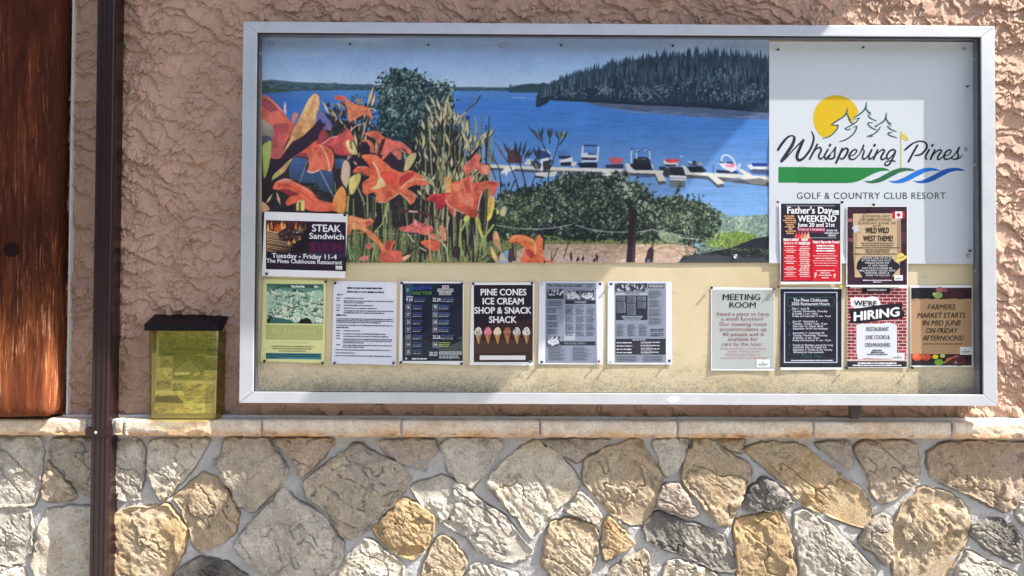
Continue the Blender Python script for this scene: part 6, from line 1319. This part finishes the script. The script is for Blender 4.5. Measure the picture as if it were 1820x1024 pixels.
def f_menu2():
    g = (140, 147, 164); k = (78, 84, 100); dk = (44, 46, 62)
    def d(b, l):
        b.rect(780, 118, 1248, 843, g); b.rect(790, 232, 1080, 456, dk); b.rect(794, 198, 1078, 230, (168, 174, 188)); b.rect(1088, 132, 1232, 166, dk); b.rect(1096, 140, 1224, 158, (206, 208, 216)); b.rect(790, 626, 1246, 770, dk)
        l.text('LAKE FAVOURITES', 1100, 1220, 143, 156, (50, 54, 70), .03); l.text('MAIN DISHES', 880, 1006, 206, 222, (90, 96, 112), .02); l.text('SMALLER PLATES', 942, 1060, 630, 642, (206, 208, 216), .03)
        for (x0, y0, x1, y1) in ((798,240,874,282),(892,240,972,300),(988,240,1064,282),(798,290,880,388),(892,306,970,360),(988,290,1064,350),(892,364,972,408)):
            b.rect(x0, y0, x1, y1, (124, 130, 148)); 
            for y in np.arange(y0 + 6, y1 - 2, 10): l.greek(x0 + 3, x1 - 8, y, 5, (60, 64, 80), int(y))
        b.poly([(838, 418), (1040, 418), (1010, 452), (868, 452)], (150, 156, 172)); b.poly([(856, 424), (1022, 424), (1000, 446), (880, 446)], (110, 116, 132))
        for y in range(190, 500, 12):
            if (y // 12) % 7: l.greek(1092, 1170 + (y * 23) % 50, y, 6, k, y, gap=.05)
        for x0 in (798, 900, 1004):
            for y in range(500, 606, 12): l.greek(x0, x0 + 50 + (y * 13 + x0) % 34, y, 6, k, y + x0)
        for y in (540, 556, 580, 596): l.greek(1108, 1228, y, 8, (62, 68, 84), y)
        for q, y in enumerate((662, 692, 722, 752)):
            l.greek(798, 940, y, 10, (200, 202, 212), y); l.greek(1018, 1190, y - 4, 9, (200, 202, 212), y + 1); l.greek(1018, 1120, y + 10, 6, (150, 152, 168), y + 2)
        for y in (786, 800, 814, 828): l.greek(798, 980, y, 6, k, y); l.greek(1040, 1220, y, 6, k, y)
    flyer('menu', 'menu', 'grey menu page with a dark block of little boxes at its upper left', [(1080.2, 500), (1193.9, 500.5), (1194.8, 648.3), (1079.6, 647.5)], ((940, 480), 5.121), d, (226, 228, 242), pics=[((790, 122, 1076, 194), menu_pic(56, 14, 8, 0), 40)])

def f_meeting():
    def d(b, l):
        b.rect(130, 128, 695, 850, (180, 186, 184)); b.poly([(600, 128), (695, 128), (695, 230), (615, 230)], (172, 176, 170))
        l.text('MEETING', 230, 570, 168, 222, (26, 30, 34), .022); l.text('ROOM', 292, 528, 242, 292, (26, 30, 34), .022)
        c = (138, 62, 72)
        for s, x0, x1, y in (('Need a place to have', 178, 650, 364), ('a small function?', 216, 600, 408), ('Our meeting room', 198, 628, 456), ('accommodates up', 202, 630, 502), ('40 people and is', 226, 602, 548), ('available for', 278, 550, 592), ('rent by the hour.', 224, 592, 638)): l.text(s, x0, x1, y - 31, y, c, .004)
        for s, x0, x1, y in (('If you would like to book please', 208, 628, 670), ('contact Tammy at the', 270, 565, 698), ('Administration Office or', 255, 576, 726), ('inquire at Food and Beverage', 210, 630, 754)): l.text(s, x0, x1, y - 15, y, (176, 84, 96), .004)
        logo_chip(b, 540, 762, 656, 834)
    flyer('flyer', 'flyer', 'grey green meeting room notice in large thin capitals', [(1263.8, 510), (1376.7, 511.9), (1376, 659), (1263.8, 658.3)], ((1240, 490), 5.121), d)
def f_hours():
    def d(b, l):
        b.rect(752, 122, 1310, 835, (24, 28, 44)); b.frame(786, 148, 1272, 794, 9, (196, 206, 226)); b.frame(818, 196, 1244, 280, 5, (50, 96, 92))
        wt = (222, 226, 238)
        l.text('The Pines Clubhouse', 870, 1185, 208, 236, wt, .025); l.text('2026 Restaurant Hours', 855, 1200, 242, 270, wt, .025)
        rows = (('May 1 - June 26', 860, 1015, 308), ('Tuesday, Wednesday, Thursday', 862, 1180, 332), ('& Sunday 11 am - 8 pm', 862, 1092, 354), ('Friday and Saturday 11 am - 9 pm', 862, 1210, 376),
                ('June 27 - September 6', 864, 1090, 424), ('Tuesday - Sunday 11am - 9 pm', 864, 1178, 446), ('Open July 1st, August 4th &', 866, 1140, 468), ('September 1st for the Holidays!', 866, 1182, 490),
                ('September 7 - September 25', 866, 1152, 530), ('Tuesday, Wednesday, Thursday', 866, 1182, 552), ('& Sunday, 11 am - 8 pm', 868, 1106, 574), ('Friday and Saturday 11 am - 9 pm', 866, 1212, 596),
                ('Closed on Mondays, except for Long', 866, 1230, 640), ('weekends. May 18, August 3 &', 868, 1172, 660), ('September 7. Closed on the Tuesday', 868, 1226, 682), ('following the long weekends.', 870, 1152, 704))
        for s, x0, x1, y in rows: l.text(s, x0, x1, y - 17, y, wt, .018)
        l.text('Thank You!', 945, 1135, 718, 744, (50, 100, 96), .01, .3); l.greek(850, 1235, 772, 9, wt, 4, gap=0); b.poly([(785, 828), (900, 806), (950, 808), (900, 830)], (38, 42, 60))
        for y in (318, 432, 538, 640): b.ell(834, y, 8, 16, (60, 66, 84), rot=.4)
    flyer('flyer', 'flyer', 'dark clubhouse restaurant hours sheet inside a thin white border', [(1385.5, 510.5), (1495.8, 511.5), (1497.4, 657), (1387.4, 658)], ((1240, 490), 5.121), d)
def f_father():
    def d(b, l):
        b.rect(108, 72, 746, 908, (36, 30, 50)); red = (206, 22, 44); b.rect(134, 448, 430, 896, red); b.rect(444, 470, 736, 902, red); b.rect(430, 448, 445, 905, (140, 12, 30))
        b.rect(288, 328, 580, 382, (140, 26, 66)); b.rect(158, 92, 688, 99, (150, 146, 160)); b.rect(412, 436, 706, 442, (170, 166, 176))
        for x, c in ((268, (206, 70, 70)), (300, (214, 60, 70)), (330, (222, 110, 90)), (362, (226, 150, 110)), (396, (232, 186, 150))): b.poly([(x - 22, 446), (x - 4, 396), (x + 4, 372), (x + 16, 404), (x + 24, 446)], c)
        l.text("Father's Day", 178, 655, 108, 178, WHT, .04); l.text('WEEKEND', 290, 700, 200, 266, WHT, .04); l.text('June 20 and 21st', 288, 684, 278, 320, WHT, .04)
        l.text('FATHERS GET A FREE BEVERAGE', 292, 578, 340, 362, (246, 190, 206), .03); l.text('ENTER THE', 598, 712, 352, 370, WHT, .03); l.text("FATHER'S DAY", 578, 730, 380, 398, WHT, .03); l.text('DRAW!', 616, 694, 404, 424, WHT, .03)
        for q, (x0, x1) in enumerate(((140, 265), (155, 255), (128, 290), (152, 265), (170, 248), (150, 268), (188, 235), (156, 270), (166, 262))): l.greek(x0, x1, 206 + q * 23, 15, (206, 156, 110), q, gap=-.1)
        p1, p2 = (250, 196, 196), (246, 150, 156)
        l.text('FRIDAY & SUNDAY', 136, 300, 446, 472, WHT, .05); l.text('BRUNCH & 4 PM', 140, 286, 484, 508, p1, .04); l.text('SUNDAY', 328, 398, 446, 472, WHT, .05); l.text("FATHER'S DAY", 302, 420, 484, 512, WHT, .05); l.text("Father's Day on the Course!", 452, 735, 468, 496, WHT, .05)
        for y in range(532, 870, 20):
            if y not in (612, 732): l.greek(142 + (y * 7) % 40, 282 - (y * 11) % 40, y, 10, p1 if y % 3 else p2, y, gap=-.05)
            l.greek(300 + (y * 5) % 22, 420 - (y * 3) % 18, y, 11, p1 if y % 5 else p2, y + 1, gap=-.05)
        for y, a, e, c in ((524, 488, 685, WHT), (552, 492, 680, WHT), (578, 484, 690, WHT), (608, 490, 690, p2), (632, 448, 722, p2), (658, 478, 690, p1), (684, 452, 712, p2), (710, 460, 712, p2), (736, 470, 700, p2), (790, 488, 684, p1), (815, 530, 640, p1), (840, 512, 655, p1), (866, 546, 622, p1)): l.greek(a, e, y, 15 if c == WHT else 12, c, y, gap=-.05)
        b.poly([(466, 814), (490, 804), (496, 830), (474, 876), (466, 850)], (236, 176, 160)); b.poly([(672, 826), (696, 822), (692, 850), (680, 878), (672, 850)], (240, 200, 180)); logo_chip(b, 658, 144, 728, 192)
    flyer('flyer', 'flyer', "red and black father's day weekend flyer", [(1384.6, 361.6), (1494.5, 362), (1496, 504.4), (1387.4, 505.7)], ((1370, 350), 6.025), d)
def f_canada():
    def d(b, l):
        b.rect(820, 106, 1458, 942, (52, 26, 44))
        for k in range(6): b.rect(820, 150 + k * 136, 1458, 152 + k * 136 + 56, (64, 32, 48) if k % 2 else (46, 22, 40))
        b.rect(820, 232, 878, 270, (150, 96, 96)); b.rect(820, 440, 880, 480, (120, 66, 80)); b.rect(1394, 380, 1458, 500, (78, 46, 60))
        b.poly([(880, 180), (1290, 176), (1392, 240), (1396, 560), (1380, 690), (1384, 850), (900, 862), (886, 640)], (196, 170, 136)); b.poly([(1350, 250), (1392, 240), (1396, 560), (1380, 690), (1350, 560)], (160, 134, 106)); b.poly([(884, 330), (930, 400), (910, 640), (900, 862), (888, 640)], (170, 144, 114))
        b.rect(1300, 155, 1434, 230, (186, 26, 52)); b.rect(1332, 157, 1408, 230, (240, 240, 240))
        b.poly([(1370, 164), (1376, 178), (1386, 174), (1384, 190), (1396, 186), (1392, 196), (1378, 208), (1386, 212), (1372, 213), (1371, 222), (1368, 222), (1367, 213), (1352, 212), (1360, 208), (1346, 196), (1342, 186), (1354, 190), (1352, 174), (1364, 178)], (190, 26, 52))
        b.poly([(865, 335), (905, 300), (945, 312), (935, 340), (958, 385), (925, 368), (895, 390), (890, 356)], (196, 200, 204)); b.poly([(930, 360), (958, 386), (944, 384)], (60, 50, 50))
        k = (66, 52, 44)
        l.text('CANADA DAY', 990, 1280, 192, 218, k, .006); l.text('CELEBRATIONS', 952, 1286, 228, 258, k, .006); l.text('SUNDAY JUNE 28', 935, 1335, 268, 294, k, .006); l.greek(1095, 1190, 310, 8, k, 3)
        l.text('WILD WILD', 1016, 1265, 328, 388, (50, 38, 32), .035); l.text('WEST THEME!', 992, 1306, 416, 474, (50, 38, 32), .035)
        for y, a, e in ((496, 968, 1318), (520, 978, 1305), (544, 902, 1380), (568, 1010, 1275), (590, 1020, 1270), (612, 900, 1350)): l.greek(a, e, y, 11, (96, 76, 60), y, gap=0)
        b.poly([(975, 640), (1300, 640), (1322, 690), (1372, 718), (1386, 752), (1340, 800), (1290, 858), (985, 862), (950, 806), (915, 762), (930, 700)], (28, 26, 40))
        for s, x0, x1, y in (('PARADE LINE UP AT 9:30', 975, 1316, 664), ('BY THE PRACTICE PUTT.', 975, 1290, 690), ('PARADE KICKS OFF', 1010, 1270, 716), ('AT HIGH NOON!', 1042, 1252, 744), ('HOT DOG & DRINK $5', 980, 1298, 772), ('BBQ, BOUNCY HOUSE, FACE', 945, 1335, 798), ('PAINTING, MUSIC &', 1008, 1268, 824), ('MORE TO FOLLOW', 1020, 1275, 850)): l.text(s, x0, x1, y - 18, y, (222, 220, 226), .02)
        hat = (226, 206, 110); b.ell(1398, 662, 66, 24, hat, rot=-.42); b.ell(1392, 632, 36, 30, hat, rot=-.35); b.ell(1396, 650, 40, 9, (176, 150, 70), rot=-.4)
        l.greek(985, 1300, 894, 11, (214, 206, 216), 2, gap=-.1); l.greek(1095, 1190, 912, 9, (214, 206, 216), 5); logo_chip(b, 1322, 838, 1414, 896)
    flyer('flyer', 'flyer', 'brown parchment western theme holiday flyer with a red and white flag', [(1504.8, 366.3), (1613.6, 366.3), (1613.6, 510.2), (1504.1, 510)], ((1370, 350), 6.025), d)
def f_hiring():
    def d(b, l):
        b.rect(132, 112, 675, 832, (214, 190, 186)); r = random.Random(5)
        for q in range(24):
            y = 114 + q * 29.6
            for k in range(9):
                x = 132 - (36 if q % 2 else 0) + k * 72; x0, x1 = max(133, x + 3), min(674, x + 69)
                if x1 - x0 > 6 and y + 25 < 790: b.rect(x0, y + 3, x1, y + 26, r.choice([(148, 44, 54), (132, 38, 48), (160, 58, 64), (120, 36, 46)]), lay=4.5)
        b.lay = 5
        b.rect(266, 112, 526, 156, (24, 20, 32)); b.rect(132, 778, 675, 832, (40, 22, 44)); l.text('WHISPERING PINES IS', 314, 488, 122, 140, WHT, .03)
        b.poly([(160, 205), (210, 196), (300, 200), (360, 188), (410, 196), (436, 250), (424, 280), (330, 290), (200, 296), (166, 270)], (238, 236, 240))
        b.poly([(140, 308), (240, 296), (460, 262), (640, 252), (630, 300), (656, 340), (636, 390), (400, 412), (240, 436), (150, 436), (166, 380)], (28, 22, 34))
        l.text("WE'RE", 196, 400, 226, 272, INK, .04, 0, -6); l.text('HIRING', 196, 604, 334, 412, WHT, .06, 0, 46, lay=33)
        b.poly([(216, 448), (300, 440), (440, 436), (520, 426), (585, 452), (584, 700), (540, 760), (300, 752), (230, 764), (216, 700)], (220, 224, 234))
        for s, x0, x1, y in (('RESTAURANT', 308, 512, 504), ('LINE COOKS &', 304, 520, 578), ('DISHWASHERS', 298, 526, 648)): l.text(s, x0, x1, y - 36, y, (24, 22, 32), .02)
        for y, a, e in ((680, 362, 448), (698, 345, 470), (716, 314, 500)): l.greek(a, e, y, 10, (70, 68, 80), y)
        b.rect(540, 702, 654, 770, (228, 230, 230)); l.greek(552, 630, 746, 9, (110, 116, 120), 5); b.poly([(575, 735), (600, 715), (622, 735)], (196, 202, 200))
        l.greek(228, 580, 797, 12, WHT, 1, gap=-.05); l.greek(182, 626, 817, 12, WHT, 2, gap=-.05)
    flyer('flyer', 'flyer', "hiring flyer with a red brick pattern and a torn black banner", [(1505, 506.6), (1612.8, 507.6), (1612.8, 654), (1505.4, 653.6)], ((1480, 490), 5.121), d)
def f_farmers():
    def d(b, l):
        b.rect(714, 110, 1266, 818, (186, 150, 112)); b.rect(714, 110, 1266, 214, (30, 28, 40)); b.poly([(900, 110), (1266, 110), (1266, 214), (960, 214)], (64, 38, 46)); b.rect(714, 714, 1266, 818, (40, 28, 36)); b.poly([(1060, 740), (1266, 714), (1266, 818), (1010, 818)], (66, 34, 44))
        for x, y, a, c in ((975, 128, 36, (170, 110, 100)), (1020, 132, 26, (150, 84, 84)), (958, 178, 42, (140, 176, 96)), (925, 168, 18, (180, 204, 150)), (1130, 165, 56, (70, 40, 50)), (768, 742, 46, (206, 84, 56)), (756, 730, 30, (226, 116, 76)), (850, 740, 46, (196, 76, 54)), (845, 728, 28, (216, 110, 80)), (934, 738, 28, (232, 210, 50)), (966, 788, 40, (120, 170, 60)), (1000, 730, 24, (196, 206, 120)), (1150, 780, 60, (84, 40, 50)), (1120, 790, 12, (196, 160, 150))): b.ell(x, y, a, a * .72, c)
        b.ell(848, 726, 10, 8, (90, 40, 36))
        for k in range(5): b.poly([(1000 + k * 10, 796 - k * 12), (1120 + k * 6, 722 + k * 2), (1128 + k * 6, 730 + k * 2), (1010 + k * 10, 804 - k * 10)], (206, 120, 76) if k % 2 else (176, 90, 60))
        for s, x0, x1, y in (('FARMERS', 865, 1118, 308), ('MARKET STARTS', 772, 1210, 384), ('IN MID JUNE', 818, 1170, 454), ('ON FRIDAY', 850, 1142, 524), ('AFTERNOONS!', 818, 1192, 592)): l.text(s, x0, x1, y - 46, y, (40, 28, 26), .012, .22)
        l.text('LOCATED BY THE DRIVING RANGE', 822, 1186, 614, 630, (90, 66, 52), .01, .2); logo_chip(b, 1158, 648, 1268, 720)
        for x, w in ((720, 60), (790, 90), (900, 60), (1010, 120), (1150, 100)): b.poly([(x, 214), (x + w, 208), (x + w, 219), (x, 220)], (186, 150, 112))
    flyer('flyer', 'flyer', "brown paper farmers market flyer edged with vegetables", [(1617.7, 507.2), (1728, 506.6), (1729.5, 652.5), (1618.6, 652.5)], ((1480, 490), 5.121), d)
for f in (f_steak, f_firewood, f_notice, f_golf, f_cones, f_menu1, f_menu2, f_meeting, f_hours, f_father, f_canada, f_hiring, f_farmers): f()

# pins that hold them
YP = lambda px, py: -.0535 if py > 495 else -.0605 if px > 1300 else -.0640
for px, py, c, l in ((613, 382, 'black', 'upper right corner of the steak sandwich flyer'), (473, 486, 'black', 'lower left corner of the steak sandwich flyer'),
    (578, 500, 'black', 'upper right corner of the yellow firewood flyer'), (469.5, 641, 'black', 'lower left corner of the yellow firewood flyer'), (572, 645, 'black', 'lower right corner of the yellow firewood flyer'),
    (595.5, 502, 'black', 'upper left corner of the white typed letter'), (594, 645, 'navy', 'lower left corner of the white typed letter'), (699, 645, 'navy', 'lower right corner of the white typed letter'),
    (714.5, 503, 'navy', 'upper left corner of the golf schedule'), (822, 504, 'navy', 'upper right corner of the golf schedule'), (713, 643, 'navy', 'lower left corner of the golf schedule'), (821, 647, 'black', 'lower right corner of the golf schedule'),
    (840, 504, 'navy', 'upper left corner of the ice cream flyer'), (946, 504, 'navy', 'upper right corner of the ice cream flyer'), (943, 642, 'teal', 'lower right corner of the ice cream flyer'),
    (963, 504, 'clear', 'upper left corner of the menu with food pictures'), (1066, 504.5, 'navy', 'upper right corner of the menu with food pictures'), (962, 644, 'navy', 'lower left corner of the menu with food pictures'), (1065, 643, 'red', 'lower right corner of the menu with food pictures'),
    (1085.5, 505, 'navy', 'upper left corner of the menu with boxes'), (1190, 641, 'navy', 'lower right corner of the menu with boxes'), (1086, 643, 'clear', 'lower left corner of the menu with boxes'),
    (1265, 512, 'black', 'upper left corner of the meeting room notice'), (1376.5, 514, 'purple', 'upper right corner of the meeting room notice'),
    (1384, 510, 'maroon', 'upper left corner of the restaurant hours sheet'), (1495, 509.5, 'yellow', 'upper right corner of the restaurant hours sheet'),
    (1383.5, 358.5, 'magenta', "upper left corner of the father's day flyer"), (1497, 359.5, 'black', "upper right corner of the father's day flyer"),
    (1554, 363, 'black', 'top edge of the western theme flyer'), (1508, 511, 'black', 'upper left corner of the hiring flyer'), (1505.5, 653, 'black', 'lower left corner of the hiring flyer'), (1622, 653, 'navy', 'lower left corner of the farmers market flyer')):
    adj = 'clear' if c == 'clear' else {'navy': 'dark blue', 'maroon': 'brownish red'}.get(c, c)
    pin(px, py, c, adj + ' pushpin at the ' + l, YP(px, py), .88 if c not in ('purple',) else .7)
for px, py, l in ((622, 78, 'above the left end of the lake picture'), (762, 79, 'above the leafy tree in the lake picture'), (997, 80, 'above the open water of the lake picture'), (1196, 81, 'above the forested hill of the lake picture'), (968, 465, 'by the orange lily at its lower edge')):
    pin(px, py, 'black', 'dark pushpin in the lake banner, ' + l, Y_BANNER - .002, .72)
for px, py, l in ((1383, 87, 'at its upper left'), (1534, 84, 'midway along its top'), (1720, 153, 'on its right edge'), (1724, 446, 'at its lower right')):
    pin(px, py, 'black', 'dark pushpin in the white resort sign, ' + l, Y_SIGN - .002, .72)
